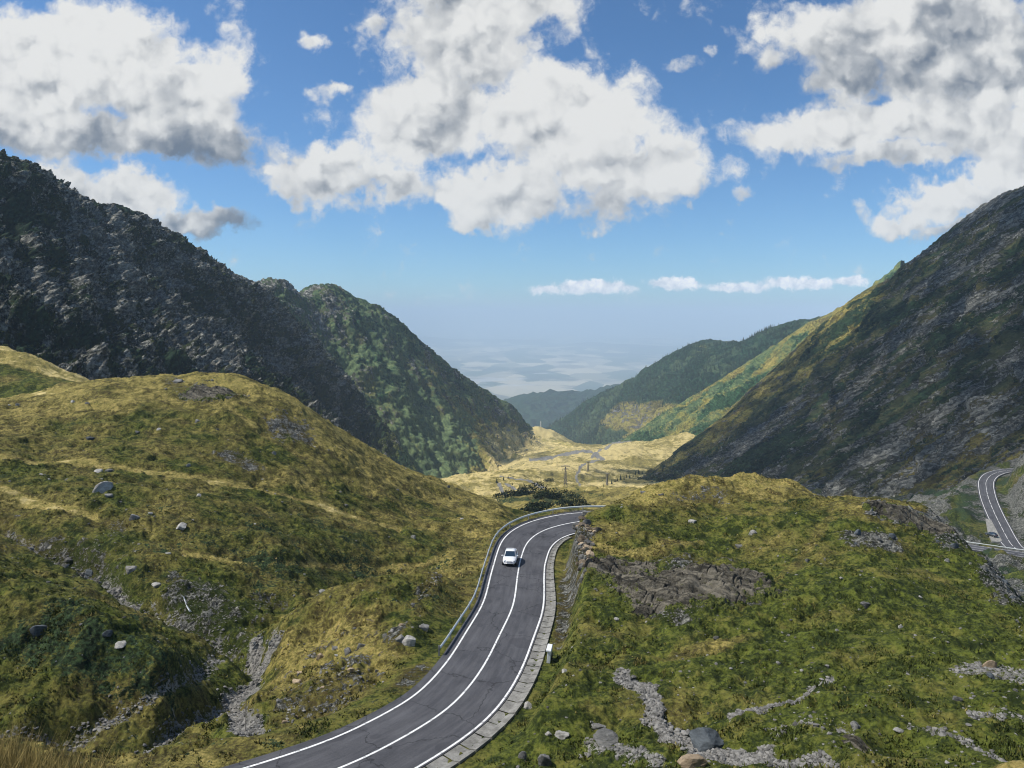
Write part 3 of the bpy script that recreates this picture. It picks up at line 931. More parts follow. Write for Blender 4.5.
crestL1 = [(-420, -40, 560), (-220, 55, 570), (-100, 108, 580), (0, 157, 600), (22, 163, 625), (40, 173, 640), (75, 200, 680), (100, 206, 715), (130, 217, 740), (165, 234, 785),
           (195, 250, 820), (222, 268, 870), (240, 281, 900), (262, 291, 950), (276, 304, 985), (295, 322, 1010), (320, 348, 1025), (348, 380, 1020), (370, 406, 1000), (390, 432, 960), (408, 458, 900), (425, 484, 860)]
midL1 = [(-420, 160, 430), (-220, 200, 430), (0, 265, 440), (75, 290, 500), (130, 315, 560), (195, 340, 640), (240, 355, 720), (275, 378, 800), (318, 412, 860), (350, 446, 860), (382, 474, 840), (412, 494, 820)]
footL1 = [(-420, 420, 300), (-220, 420, 300), (0, 420, 310), (100, 430, 340), (200, 450, 400), (300, 478, 480), (380, 500, 560), (440, 508, 640), (480, 510, 700)]
o, iL1 = loft('mountain', [crestL1, midL1, footL1], 860, 520, M_rock, 19, 56, 101, f_L1, fade=(360, 420), ridge=1.0, gully=14, crest_free=0.45)


def f_L2(i):
    n = fbm3(i['x'] * 1.2, i['y'] * 1.2, i['z'] * 1.2, 5, 0.62, 160)
    rock = 0.14 + 0.25 * i['rg'] * 0.6 + 0.2 * n + .22 * sstep(370, 300, i['px']) - 0.3 * sstep(.4, .9, i['s'])
    sh = 0.24 - 0.60 * n + 0.12 * i['big'] + 0.1 * sstep(.5, 1, i['s']) * (i['px'] < 495)
    mead = sstep(.30, .42, i['s']) * sstep(.80, .62, i['s']) * sstep(488, 470, i['px']) * sstep(380, 410, i['px'])
    sh = sh - 0.5 * mead; rock = rock - .3 * mead
    dr = 0.16 + 0.22 * n - 0.25 * mead + 1.0 * np.maximum(sstep(468, 492, i['px'] + 14 * n) * sstep(.26, .46, i['s']), sstep(.66, .85, i['s']))
    return mk4(rock, 0.0, dr, sh - 0.6 * np.maximum(sstep(468, 492, i['px'] + 14 * n) * sstep(.26, .46, i['s']), sstep(.66, .85, i['s'])))


crestL2 = [(180, 300, 1150), (225, 292, 1150), (260, 287, 1165), (272, 282, 1180), (284, 283, 1190), (300, 294, 1230), (311, 298, 1260), (322, 292, 1300), (331, 291, 1330), (345, 294, 1380), (360, 301, 1420), (374, 306, 1450), (385, 313, 1470),
           (400, 326, 1500), (415, 338, 1550), (430, 350, 1600), (445, 362, 1640), (470, 382, 1700), (490, 394, 1730), (505, 403, 1750), (515, 412, 1780), (524, 421, 1800), (534, 432, 1820)]
midL2 = [(180, 400, 900), (260, 405, 920), (330, 425, 960), (380, 445, 990), (420, 460, 1010), (450, 464, 1060), (475, 457, 1180), (495, 447, 1330), (510, 440, 1480), (524, 436, 1620), (534, 436, 1720)]
footL2 = [(180, 500, 760), (300, 500, 800), (400, 496, 810), (460, 492, 830), (505, 486, 870), (535, 478, 960), (555, 466, 1120), (562, 455, 1300), (562, 447, 1480), (558, 441, 1640)]
o, iL2 = loft('mountain', [crestL2, midL2, footL2], 700, 360, M_green, 10, 62, 151, f_L2, toe=True, back=(400, -300), ridge=1.1, gully=14, crest_free=0.85)


def f_R1(i):
    n = fbm3(i['x'] * 1.1, i['y'] * 1.1, i['z'] * 1.1, 5, 0.62, 190)
    # bands that run along the slope, down towards the valley mouth
    c_, s_ = math.cos(math.radians(33)), math.sin(math.radians(33))
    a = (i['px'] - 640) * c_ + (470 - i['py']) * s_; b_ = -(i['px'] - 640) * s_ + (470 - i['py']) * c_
    band = fbm2(a / 220.0, b_ / 26.0, 4, 0.55, 191)
    fin = fbm2(a / 48.0, b_ / 5.0, 4, 0.6, 195)
    rock = 0.42 + 0.20 * i['rg'] * 0.6 + 0.10 * n + 0.42 * band + 0.34 * fin + 0.10 * sstep(60, 140, b_) - 0.06 * sstep(.5, 1, i['s'])
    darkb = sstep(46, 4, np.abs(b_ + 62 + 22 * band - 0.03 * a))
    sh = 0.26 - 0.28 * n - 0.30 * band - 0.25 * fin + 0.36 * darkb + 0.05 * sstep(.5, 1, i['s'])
    dr = 0.30 + 0.22 * band + 0.15 * n + 0.2 * fin + 0.32 * (i['py'] > 430) * (i['px'] > 900)
    dr = dr + 0.35 * sstep(895, 850, i['px']) * sstep(0.4, 0.1, i['s'])
    rock = rock - 0.36 * sstep(890, 860, i['px']) * sstep(0.40, 0.15, i['s'])
    lowv = sstep(690, 640, i['px']) * sstep(.6, .9, i['s']); dr = dr + .6 * lowv; rock = rock - .2 * lowv
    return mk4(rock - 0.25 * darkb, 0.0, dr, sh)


crestR1 = [(1420, -40, 520), (1250, 60, 560), (1130, 122, 620), (1060, 164, 690), (1024, 186, 740), (1003, 194, 770), (985, 205, 800), (960, 224, 840), (940, 240, 880), (918, 257, 920), (900, 268, 960), (889, 279, 990), (875, 286, 1010), (850, 300, 1060),
           (825, 322, 1110), (807, 338, 1150), (780, 363, 1180), (755, 385, 1190), (724, 416, 1170), (700, 434, 1130), (682, 447, 1090), (660, 464, 1020), (645, 474, 960), (625, 486, 900)]
midR1 = [(1420, 200, 400), (1250, 240, 410), (1130, 280, 430), (1024, 320, 480), (960, 340, 540), (900, 370, 620), (850, 400, 700), (800, 428, 780), (750, 452, 830), (700, 472, 850), (665, 482, 850), (635, 489, 840)]
footR1 = [(1420, 470, 250), (1250, 480, 270), (1130, 492, 300), (1024, 492, 350), (960, 500, 380), (900, 508, 410), (850, 514, 450), (800, 518, 500), (740, 515, 560), (690, 507, 620), (650, 498, 700), (625, 490, 780)]
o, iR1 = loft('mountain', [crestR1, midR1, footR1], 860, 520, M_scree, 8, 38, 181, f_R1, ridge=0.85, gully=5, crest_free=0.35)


def f_R2(i):
    n = fbm3(i['x'], i['y'], i['z'], 5, 0.6, 220)
    return mk4(0.05 + 0.15 * n, 0.0, 0.12 + 0.30 * sstep(.2, -.5, n) + 0.7 * sstep(.7, 1, i['s']), 0.30 + 0.6 * n + 0.3 * sstep(0.35, 0.6, i['s']) * sstep(.95, .7, i['s']))


crestR2 = [(900, 262, 1400), (860, 298, 1450), (830, 314, 1500), (808, 324, 1580), (785, 338, 1640), (760, 354, 1680), (735, 370, 1700), (710, 386, 1710), (690, 398, 1700), (665, 414, 1690), (640, 431, 1670), (618, 444, 1650)]
footR2 = [(900, 420, 1100), (835, 420, 1150), (790, 424, 1180), (750, 434, 1230), (715, 443, 1280), (680, 450, 1340), (655, 455, 1400), (630, 456, 1470), (608, 455, 1560)]
o, iR2 = loft('mountain', [crestR2, footR2], 420, 200, M_green, 9, 80, 211, f_R2, back=(350, -260), gully=6)


def f_R3(i):
    n = fbm3(i['x'], i['y'], i['z'], 5, 0.55, 250)
    bare = ((i['px'] - 655) / 52) ** 2 + ((i['py'] - 422) / 20) ** 2
    b_ = sstep(1.3, 0.5, bare + 0.5 * n)
    return mk4(0.05 + 0.32 * b_, 0.42 * b_, -0.10 + 0.95 * b_ + .1 * n, np.clip(0.74 - 0.9 * b_ - 0.55 * sstep(-0.05, .35, n) - 0.25 * sstep(740, 800, i['px']), 0, 1))


crestR3 = [(930, 290, 2000), (870, 305, 2080), (830, 316, 2140), (803, 320, 2200), (790, 322, 2260), (770, 329, 2350), (752, 337, 2420), (735, 342, 2480), (715, 344, 2540), (695, 345, 2620), (675, 352, 2700), (655, 364, 2760), (640, 375, 2800), (620, 386, 2860), (600, 394, 2900), (585, 402, 2940), (570, 412, 2980), (550, 425, 3040), (535, 436, 3080)]
midR3 = [(930, 380, 1800), (830, 375, 1850), (780, 372, 1920), (730, 380, 2000), (690, 388, 2150), (655, 402, 2300), (620, 415, 2450), (595, 427, 2550), (570, 438, 2650), (550, 446, 2750)]
footR3 = [(930, 470, 1500), (830, 470, 1550), (760, 470, 1620), (700, 472, 1720), (650, 475, 1850), (620, 476, 2000), (595, 474, 2150), (570, 470, 2350), (545, 466, 2500)]
o, iR3 = loft('mountain', [crestR3, midR3, footR3], 460, 260, M_wood, 26, 210, 241, f_R3, back=(700, -400), gully=26)


def f_far(i): return mk4(0.0, 0.0, 0.15, 0.75 + 0.2 * i['big'])


crestF = [(380, 425, 4300), (440, 415, 4600), (480, 408, 4900), (510, 401, 5000), (530, 398, 5000), (550, 396, 5100), (575, 395, 5300), (600, 391, 5500), (640, 384, 5600), (700, 380, 5600), (760, 380, 5600)]
footF = [(380, 500, 3300), (480, 490, 3500), (530, 485, 3700), (575, 480, 3900), (640, 480, 4000), (760, 480, 4000)]
o, iF = loft('mountain', [crestF, footF], 260, 120, M_wood, 40, 420, 261, f_far, back=(1200, -500), gully=20)

# the plain and its far hills
def farmland_mat():
    m, g, b = new_mat('farmland')
    tc = g.n('ShaderNodeTexCoord'); P = S(g, tc.outputs['Object'])
    big = g.noise(P, 0.00022, 5, 0.6)
    med = g.noise(P, 0.0009, 5, 0.6)
    vc = g.voro(g.vm('MULTIPLY', P, (1, 0.45, 1)), 0.0016, 'F1', out='Color'); a, b_, c_ = g.sep(vc)
    col = g.mix(a, (0.12, 0.11, 0.06), (0.62, 0.52, 0.34))
    col = g.mix(g.ss(0.62, 0.7, b_), col, (0.06, 0.085, 0.03))
    col = g.mix(g.ss(0.50, 0.60, big * 0.5 + med * 0.5), col, (0.020, 0.036, 0.020))
    town = g.ss(0.60, 0.66, g.noise(g.vm('ADD', P, (9000.0, 3000.0, 0.0)), 0.00045, 5, 0.65))
    col = g.mix(town * 0.7, col, (0.50, 0.47, 0.44))
    _, _, z = g.sep(P)
    col = g.mix(g.ss(-1240.0, -1170.0, z), col, (0.018, 0.032, 0.020))
    g.put(b.inputs['Base Color'], col); b.inputs['Roughness'].default_value = 1.0; b.inputs['Specular IOR Level'].default_value = 0.0
    return m


ny, nx = 420, 300
yv = np.exp(np.linspace(math.log(3000), math.log(150000), ny)); uv_ = np.linspace(-1.3, 1.3, nx)
PXg = uv_[None, :] * yv[:, None]; PYg = np.broadcast_to(yv[:, None], (ny, nx))
hz = 210 * np.clip(fbm2(PXg / 9000, PYg / 5000, 4, 0.5, 301) + 0.15, 0, 1) * np.exp(-((PYg - 33000) / 6000) ** 2) * 1.6
hz += 120 * np.clip(fbm2(PXg / 12000, PYg / 9000, 4, 0.5, 305), 0, 1) * sstep(38000, 60000, PYg)
hz += 90 * np.clip(fbm2(PXg / 3500, PYg / 2500, 4, 0.5, 307) + 0.1, 0, 1) * sstep(16000, 9000, PYg)
plain = struct(link('plain_ground', raw_mesh('plain_ground', np.stack([PXg, PYg, -1300 + hz], -1), grid_faces(ny, nx)), farmland_mat()))

# the air between: one closed box of even haze
HAZE_TOP = 330.0
bm = bmesh.new()
bmesh.ops.create_cube(bm, size=1.0)
for v in bm.verts:
    v.co = Vector((v.co.x * 460000, (v.co.y + 0.5) * 156000 - 4000, -1302 if v.co.z < 0 else HAZE_TOP))
mh = bpy.data.materials.new('haze_air'); mh.use_nodes = True
nt = mh.node_tree; nt.nodes.clear()
pv = nt.nodes.new('ShaderNodeVolumePrincipled'); ov = nt.nodes.new('ShaderNodeOutputMaterial')
pv.inputs['Color'].default_value = (0.66, 0.83, 1.0, 1)
pv.inputs['Density'].default_value = 9.0e-5
pv.inputs['Anisotropy'].default_value = -0.25
nt.links.new(pv.outputs[0], ov.inputs['Volume'])
struct(bm_obj('haze', bm, mh), 'stuff')

# ------------------------------------------------------------------ ROAD SURFACES
def asphalt_mat():
    m, g, b = new_mat('asphalt')
    tc = g.n('ShaderNodeTexCoord'); P = S(g, tc.outputs['Object'])
    a = g.attr('lane')                       # r: along (m/100), g: across 0..1
    n1 = g.noise(P, 0.25, 5, 0.6); n2 = g.noise(P, 9.0, 4, 0.7); n3 = g.noise(g.comb(a[0] * 30.0, a[1] * 22.0, 0.0), 1.0, 4, 0.6)
    k = n1 * 0.5 + n3 * 0.6 + n2 * 0.35
    col = g.mix(g.ss(0.45, 1.0, k), (0.042, 0.043, 0.049), (0.105, 0.105, 0.112))
    crack = g.ss(0.012, 0.0, g.voro(g.vm('ADD', P, g.vm('SCALE', g.noise(P, 0.8, 4, 0.6, color=True), 1.6)), 0.16, 'DISTANCE_TO_EDGE'))
    tr = g.ss(.05, .0, g.m('ABSOLUTE', g.m('ABSOLUTE', g.m('ABSOLUTE', a[1] - .53) - .235) - .10))
    col = g.mix(tr * .30 * g.ss(.3, .7, n1), col, (.038, .038, .042))
    pt = g.ss(.60, .62, g.noise(g.comb(a[0] * 26.0, a[1] * 3.0, 4.0), 1.0, 2, .5))
    col = g.mix(pt * .45, col, (.040, .040, .046))
    col = g.mix(crack * 0.75, col, (0.018, 0.018, 0.020))
    edge = g.ss(0.085, 0.02, a[1] + (n1 - 0.5) * 0.06)
    col = g.mix(edge * 0.8, col, (0.13, 0.12, 0.10))
    g.put(b.inputs['Base Color'], col); b.inputs['Roughness'].default_value = 0.85; b.inputs['Specular IOR Level'].default_value = 0.25
    bump(g, b, n2, 0.01, 0.6)
    return m


def paint_mat():
    m, g, b = new_mat('road_paint')
    tc = g.n('ShaderNodeTexCoord'); P = S(g, tc.outputs['Object'])
    n = g.noise(P, 2.5, 6, 0.7)
    col = g.mix(g.ss(0.50, 0.66, n), (0.74, 0.74, 0.72), (0.30, 0.30, 0.30))
    g.put(b.inputs['Base Color'], col); b.inputs['Roughness'].default_value = 0.7
    return m


M_asph, M_paint = asphalt_mat(), paint_mat()
nR = len(ROAD)


def road_mesh(name, P, bank, lo, hi, mat, k=9):
    T, N = frame(P); n = len(P)
    offs = [lo, lo + 0.02] + [lo + 0.02 + (hi - lo - 0.04) * q / (k - 1) for q in range(k)][1:-1] + [hi - 0.02, hi]
    zs = [-0.45] + [0.0] * (len(offs) - 2) + [-0.45]
    V, q = strip(P, N, bank, offs, zs)
    lane = np.zeros((n, len(offs), 4)); lane[..., 0] = np.arange(n)[:, None] * 0.5 / 100
    lane[..., 1] = np.linspace(0, 1, len(offs))[None]; lane[..., 3] = 1
    return struct(link(name, raw_mesh(name, V, q, attrs={'lane': lane.reshape(-1, 4)}, smooth=False), mat))


def line_mesh(name, P, bank, ctr, w, z, i0=0, i1=None, dash=None):
    T, N = frame(P); sl_ = slice(i0, i1)
    c = np.broadcast_to(ctr, (len(P),))[sl_]
    b_ = np.broadcast_to(bank, (len(P),))[sl_]
    V, q = strip(P[sl_], N[sl_], b_, [c - w / 2, c + w / 2], [z, z])
    if dash:
        keep = (np.arange(len(q)) % dash[0]) < dash[1]; q = q[keep]
    return struct(link(name, raw_mesh(name, V, q, smooth=False), M_paint))


road_mesh('road', ROAD, BANK, -(HALF + 0.75), HALF + 0.22, M_asph)
for ctr in (-HALF, np.zeros(nR), HALF):
    line_mesh('road_marking', ROAD, BANK, ctr, 0.16, 0.006)
for R_ in (ROAD2, ROAD3):
    b0 = np.zeros(len(R_))
    road_mesh('road', R_, b0, -3.4, 3.4, M_asph)
    for c_, w_, d_ in ((-2.85, 0.17, None), (0.0, 0.16, (7, 6)), (2.85, 0.17, None)):
        line_mesh('road_marking', R_, b0, np.full(len(R_), c_), w_, 0.02, dash=d_)

# paved gutter of cast slabs along the inside of the bend
def concrete_mat(name, k=1.0):
    m, g, b = new_mat(name)
    tc = g.n('ShaderNodeTexCoord'); P = S(g, tc.outputs['Object'])
    n = g.noise(P, 1.3, 7, 0.7); n2 = g.noise(P, 11.0, 4, 0.7)
    c = g.mix(g.ss(0.35, 0.7, n * 0.7 + n2 * 0.3), tuple(k * q for q in (0.13, 0.125, 0.11)), tuple(k * q for q in (0.33, 0.32, 0.29)))
    c = g.mix(g.ss(0.60, 0.72, g.noise(P, 0.7, 6, 0.7)) * 0.6, c, (0.07, 0.075, 0.04))
    g.put(b.inputs['Base Color'], c); b.inputs['Roughness'].default_value = 0.95
    bump(g, b, n2, 0.03, 0.8)
    return m


M_conc = concrete_mat('cast_concrete', 0.95)
gi1 = int(np.argmin(np.abs(ROAD[:, 1] - 103) + np.abs(ROAD[:, 0] - 4) * 0.2))
Vg, Qg = [], []
i = 0
while i < gi1 + 6:
    i2 = min(i + 3, nR - 1); dzs = random.uniform(-0.03, 0.03)
    wd = np.interp(ROAD[i, 1], [45, 60, 85, 105], [1.2, 1.05, 0.75, 0.5])
    base = len(Vg)
    for j, sh_ in ((i, 0.05), (i2, -0.05)):
        d = RT[j] * sh_
        for off_, dz_ in ((HALF[j] + 0.24, -0.35), (HALF[j] + 0.24, -0.03), (HALF[j] + 0.24 + wd * 0.62, -0.07 + dzs), (HALF[j] + 0.24 + wd, 0.03 + dzs), (HALF[j] + 0.24 + wd + 0.14, 0.07 + dzs), (HALF[j] + 0.26 + wd + 0.16, -0.5)):
            p = road_pt(j, off_, dz_); Vg.append((p[0] + d[0], p[1] + d[1], p[2]))
    for k in range(5): Qg.append((base + k, base + k + 1, base + 7 + k, base + 6 + k))
    for e0 in (base, base + 6): Qg += [(e0, e0 + 1, e0 + 2, e0 + 2), (e0 + 2, e0 + 3, e0 + 4, e0 + 5)][1:]
    i += 3
struct(link('gutter', raw_mesh('gutter', Vg, Qg, smooth=False), M_conc))

# ------------------------------------------------------------------ GUARDRAILS
M_steel = plain_mat('galvanised_steel', (0.74, 0.78, 0.75), 0.55, 0.0, 0.2, 3.0)
M_post = plain_mat('dull_steel', (0.22, 0.23, 0.23), 0.6, 0.3, 0.25, 3.0)


def guardrail(P, bank, off, i0, i1, label, every, group=None, face=1):
    T, N = frame(P)
    off = np.broadcast_to(off, (len(P),)); bank = np.broadcast_to(bank, (len(P),))
    prof = [(a_, .60 + (b0_ - .60) * .74) for a_, b0_ in [(0.0, .42), (.03, .44), (.075, .50), (.075, .53), (.02, .58), (.02, .62), (.075, .67), (.075, .70), (.03, .76), (.0, .78), (-.012, .76), (.01, .70), (.01, .50), (-.012, .44)]]
    sl_ = slice(i0, i1)
    V, q = strip(P[sl_], N[sl_], bank[sl_], [off[sl_] + face * a for a, b_ in prof] + [off[sl_] + face * prof[0][0]], [b_ for a, b_ in prof] + [prof[0][1]])
    p0 = P[i0]; o0 = Vector((p0[0] + N[i0, 0] * off[i0], p0[1] + N[i0, 1] * off[i0], p0[2] - bank[i0] * off[i0]))
    t = empty('guardrail', o0); tag(t, label, 'guardrail', group)
    rail = link('rail', raw_mesh('rail', V - np.array(o0), q, smooth=False), M_steel, t)
    n = 0
    for j in range(i0, i1, every):
        bm = bmesh.new()
        o_ = off[j] - face * 0.07
        c = Vector((P[j, 0] + N[j, 0] * o_, P[j, 1] + N[j, 1] * o_, P[j, 2] - bank[j] * o_ + 0.06)) - o0
        ang = math.atan2(T[j, 1], T[j, 0])
        R = Matrix.Rotation(ang, 3, 'Z')
        add_box(bm, c + Vector((0, 0, 0.02)), (0.10, 0.12, 1.35), R)
        add_box(bm, c + R @ Vector((0, -face * 0.065 * 0 + 0.0, 0.54)), (0.16, 0.15, 0.14), R)
        bm_obj('post', bm, M_post, t); n += 1
    return t


gi0 = int(np.argmin(np.hypot(ROAD[:, 0] + RN[:, 0] * -4.0 - (431 - HX) / F * 61.5, ROAD[:, 1] + RN[:, 1] * -4.0 - 61.5)))
guardrail(ROAD, BANK, -(HALF + 0.95), gi0, s_end + 24, 'long galvanised guardrail along the outer edge of the road bend, past the white car', 8)
j0 = int(np.argmin(np.abs(ROAD3[:, 0] / ROAD3[:, 1] - (966 - HX) / F)))
j1 = int(np.argmin(np.abs(ROAD3[:, 0] / ROAD3[:, 1] - (1060 - HX) / F)))
guardrail(ROAD3, 0.0, -4.1, j0, j1, 'pale guardrail on the far side of the lower road by the junction', 4)

# ------------------------------------------------------------------ CARS
def car_mat(name, col, rough=0.22, coat=0.6):
    m, g, b = new_mat(name)
    tc = g.n('ShaderNodeTexCoord'); n = g.noise(S(g, tc.outputs['Object']), 3.0, 4, 0.6)
    g.put(b.inputs['Base Color'], g.mix(n, tuple(c * 0.93 for c in col), col))
    b.inputs['Roughness'].default_value = rough; b.inputs['Coat Weight'].default_value = coat
    return m


M_white = car_mat('white_car_paint', (0.80, 0.81, 0.82)); M_dark = car_mat('dark_car_paint', (0.05, 0.06, 0.075))
M_glass = plain_mat('tinted_glass', (0.018, 0.035, 0.055), 0.06, 0.0, 0.1, 2.0, 0.8)
M_black = plain_mat('black_plastic', (0.02, 0.02, 0.022), 0.6)
M_lamp = plain_mat('lamp_glass', (0.55, 0.58, 0.60), 0.12, 0.2, 0.15, 30.0, 0.8)
M_rim = plain_mat('alloy_rim', (0.45, 0.46, 0.47), 0.35, 0.8)
M_plate = plain_mat('plate_white', (0.75, 0.75, 0.73), 0.5)


def make_car(loc, rz, paint, label, pitch=0.0):
    t = empty('car', loc, rz); tag(t, label, 'car')
    t.rotation_euler = (0, pitch, rz)
    # x forward, sections as half outlines (y, z)
    st = [(-2.05, .62, .42, .70, .60), (-1.95, .72, .32, .90, .66), (-1.5, .82, .26, .98, .74), (-0.6, .86, .24, .97, .80), (0.4, .86, .24, .96, .80), (1.05, .85, .25, .93, .76),
          (1.55, .82, .28, .84, .70), (1.92, .74, .32, .74, .62), (2.08, .60, .40, .62, .52)]
    bm = bmesh.new(); rings = []
    for x, w, z0, z1, wt in st:
        zm = (z0 + z1) / 2
        pts_ = [(-w * .86, z0), (-w, zm - .05), (-w * 1.0, zm + .1), (-wt, z1 - .03), (-wt * .55, z1 + .015), (0, z1 + .025), (wt * .55, z1 + .015), (wt, z1 - .03), (w, zm + .1), (w, zm - .05), (w * .86, z0)]
        rings.append([bm.verts.new((x, y, z)) for y, z in pts_])
    for a, b_ in zip(rings[:-1], rings[1:]):
        for k in range(len(a)):
            bm.faces.new((a[k], a[(k + 1) % len(a)], b_[(k + 1) % len(a)], b_[k]))
    bm.faces.new(rings[0]); bm.faces.new(rings[-1][::-1])
    # cabin
    cab = [(-1.72, .66, .95), (-1.25, .58, 1.40), (-0.2, .60, 1.47), (0.25, .585, 1.43), (1.05, .68, .93)]
    rr = []
    for x, w, z in cab: rr.append([bm.verts.new((x, y, zz)) for y, zz in ((-(.74 if z > 1.2 else w), .92), (-w, z - .02), (-w * .5, z + .015), (w * .5, z + .015), (w, z - .02), ((.74 if z > 1.2 else w), .92))])
    for a, b_ in zip(rr[:-1], rr[1:]):
        for k in range(5): bm.faces.new((a[k], a[k + 1], b_[k + 1], b_[k]))
    bm.faces.new(rr[0]); bm.faces.new(rr[-1][::-1])
    body = bm_obj('body', bm, paint, t, True)

    def panel(name, quad, mat, par, th=0.015):
        q = [Vector(p) for p in quad]; n = (q[1] - q[0]).cross(q[2] - q[0]).normalized()
        bm = bmesh.new(); a = [bm.verts.new(p + n * th) for p in q]; b_ = [bm.verts.new(p - n * th) for p in q]
        bm.faces.new(a); bm.faces.new(b_[::-1])
        for k in range(len(q)): bm.faces.new((a[k], b_[k], b_[(k + 1) % len(q)], a[(k + 1) % len(q)]))
        return bm_obj(name, bm, mat, par)
    panel('windscreen', [(1.0, -.62, .965), (1.0, .62, .965), (.31, .53, 1.405), (.31, -.53, 1.405)], M_glass, t)
    panel('rear_window', [(-1.68, .58, 1.0), (-1.68, -.58, 1.0), (-1.28, -.50, 1.375), (-1.28, .50, 1.375)], M_glass, t)
    for s in (-1, 1):
        panel('side_window', [(0.92, s * .728, .97), (.22, s * .632, 1.37), (-.30, s * .640, 1.40), (-.34, s * .742, .97)], M_glass, t)
        panel('side_window', [(-0.40, s * .742, .97), (-.36, s * .640, 1.40), (-1.15, s * .625, 1.35), (-1.45, s * .715, .99)], M_glass, t)
        bm = bmesh.new(); add_box(bm, (1.985, s * .52, .665), (.16, .30, .13), Matrix.Rotation(-s * .38, 3, 'Z'), bevel=.03); bm_obj('headlight', bm, M_lamp, t, True)
        bm = bmesh.new(); add_box(bm, (-2.03, s * .53, .76), (.08, .26, .16), bevel=.02); bm_obj('tail_light', bm, plain_mat('tail_light_red', (.35, .02, .02), .2), t, True)
        bm = bmesh.new(); add_box(bm, (.80, s * .93, 1.0), (.12, .22, .15), bevel=.035); add_bar(bm, (.80, s * .72, .96), (.80, s * .86, .98), .025); bm_obj('mirror', bm, paint, t, True)
        for x in (-1.28, 1.32):
            w = None
            bm = bmesh.new(); bmesh.ops.create_cone(bm, cap_ends=True, segments=24, radius1=.31, radius2=.31, depth=.20, matrix=Matrix.Translation((x, s * .775, .31)) @ Matrix.Rotation(math.pi / 2, 4, 'X'))
            w = bm_obj('wheel', bm, M_black, t, False)
            bm = bmesh.new(); bmesh.ops.create_cone(bm, cap_ends=True, segments=20, radius1=.20, radius2=.18, depth=.03, matrix=Matrix.Translation((x, s * .885, .31)) @ Matrix.Rotation(-s * math.pi / 2, 4, 'X'))
            bm_obj('rim', bm, M_rim, w, False)
    bm = bmesh.new(); add_box(bm, (2.05, 0, .60), (.07, .66, .085), bevel=.015)
    for k in range(3): add_box(bm, (2.085, 0, .57 + k * .03), (.02, .60, .008))
    bm_obj('grille', bm, M_black, t)
    bm = bmesh.new(); add_box(bm, (2.03, 0, .40), (.12, 1.28, .20), bevel=.05); bm_obj('bumper', bm, paint, t, True)
    bm = bmesh.new(); add_box(bm, (2.075, 0, .345), (.05, .9, .07), bevel=.01); bm_obj('air_intake', bm, M_black, t)
    bm = bmesh.new(); add_box(bm, (2.098, 0, .43), (.012, .50, .11)); bm_obj('number_plate', bm, M_plate, t)
    return t


Yc = 90.3
ic = int(np.argmin(np.abs(ROAD[:, 1] - Yc) + 0.05 * np.abs(ROAD[:, 0])))
pc = road_pt(ic, -1.14, 0.012)
hd = -RT[ic]                                     # it drives towards the viewer
slope_c = math.atan2(ROAD[ic - 4, 2] - ROAD[ic + 4, 2], np.linalg.norm(ROAD[ic + 4, :2] - ROAD[ic - 4, :2]))
make_car(tuple(pc), math.atan2(hd[1], hd[0]), M_white, 'small white car with tinted windscreen driving down the near road bend', -slope_c)

# pull-off and parked car beside the lower road
pl = Vector(r2pt(991.5, 536.0)); 
pull = [r2pt(*q) for q in [(985.5, 519), (991, 519.5), (1002, 540.5), (1000, 542), (992, 541.5), (988, 533)]]
bm = bmesh.new(); top_ = [bm.verts.new((x, y, z + 0.03)) for x, y, z in pull]; bot_ = [bm.verts.new((x, y, z - 1.2)) for x, y, z in pull]
bm.faces.new(top_)
for k in range(len(pull)): bm.faces.new((top_[k], bot_[k], bot_[(k + 1) % len(pull)], top_[(k + 1) % len(pull)]))
struct(bm_obj('gravel_pull_off', bm, concrete_mat('pale_gravel', 1.1)))
make_car((pl.x, pl.y, pl.z + 0.04), math.radians(115), M_dark, 'dark car parked on the pale gravel pull-off beside the lower road')

# ------------------------------------------------------------------ ROADSIDE PIECES
def headwall(px, py):
    p, r, c = ground_hit(px, py)
    j = int(np.argmin(np.hypot(ROAD[:, 0] - p.x, ROAD[:, 1] - p.y)))
    q = road_pt(j, HALF[j] + 1.95, 0.0)
    t = empty('culvert_headwall', tuple(q), math.atan2(RT[j, 1], RT[j, 0])); tag(t, 'white concrete culvert headwall at the outer edge of the slab gutter', 'headwall')
    Mw = plain_mat('whitewashed_concrete', (0.72, 0.73, 0.74), 0.8, 0, 0.12, 3)
    bm = bmesh.new(); add_box(bm, (0, 0, .42), (1.15, .30, 1.0), Matrix.Rotation(0.10, 3, 'X'), bevel=.04); bm_obj('wall', bm, Mw, t)
    bm = bmesh.new(); add_box(bm, (0, 0.02, .96), (1.28, .42, .14), Matrix.Rotation(0.10, 3, 'X'), bevel=.03); bm_obj('coping', bm, Mw, t)
    bm = bmesh.new(); bmesh.ops.create_cone(bm, cap_ends=True, segments=16, radius1=.28, radius2=.28, depth=.1, matrix=Matrix.Translation((0.1, -.17, .25)) @ Matrix.Rotation(math.pi / 2, 4, 'X')); bm_obj('pipe_mouth', bm, M_black, t)


headwall(545, 661)
p, r, c = ground_hit(245, 731)
t = empty('marker_pole', tuple(p)); tag(t, 'thin grey marker pole standing beside the gully above the road verge', 'pole')
bm = bmesh.new(); add_bar(bm, (0, 0, -.3), (0.03, 0, 2.2), .035, 8); bm_obj('pole', bm, plain_mat('weathered_wood', (.24, .22, .19), .9), t)
bm = bmesh.new(); add_bar(bm, (0.03, 0, 2.2), (0.03, 0, 2.28), .045, 8); bm_obj('cap', bm, M_post, t)

# ------------------------------------------------------------------ PYLONS AND MAST
M_lat = plain_mat('lattice_steel', (0.24, 0.22, 0.20), 0.7, 0.1)


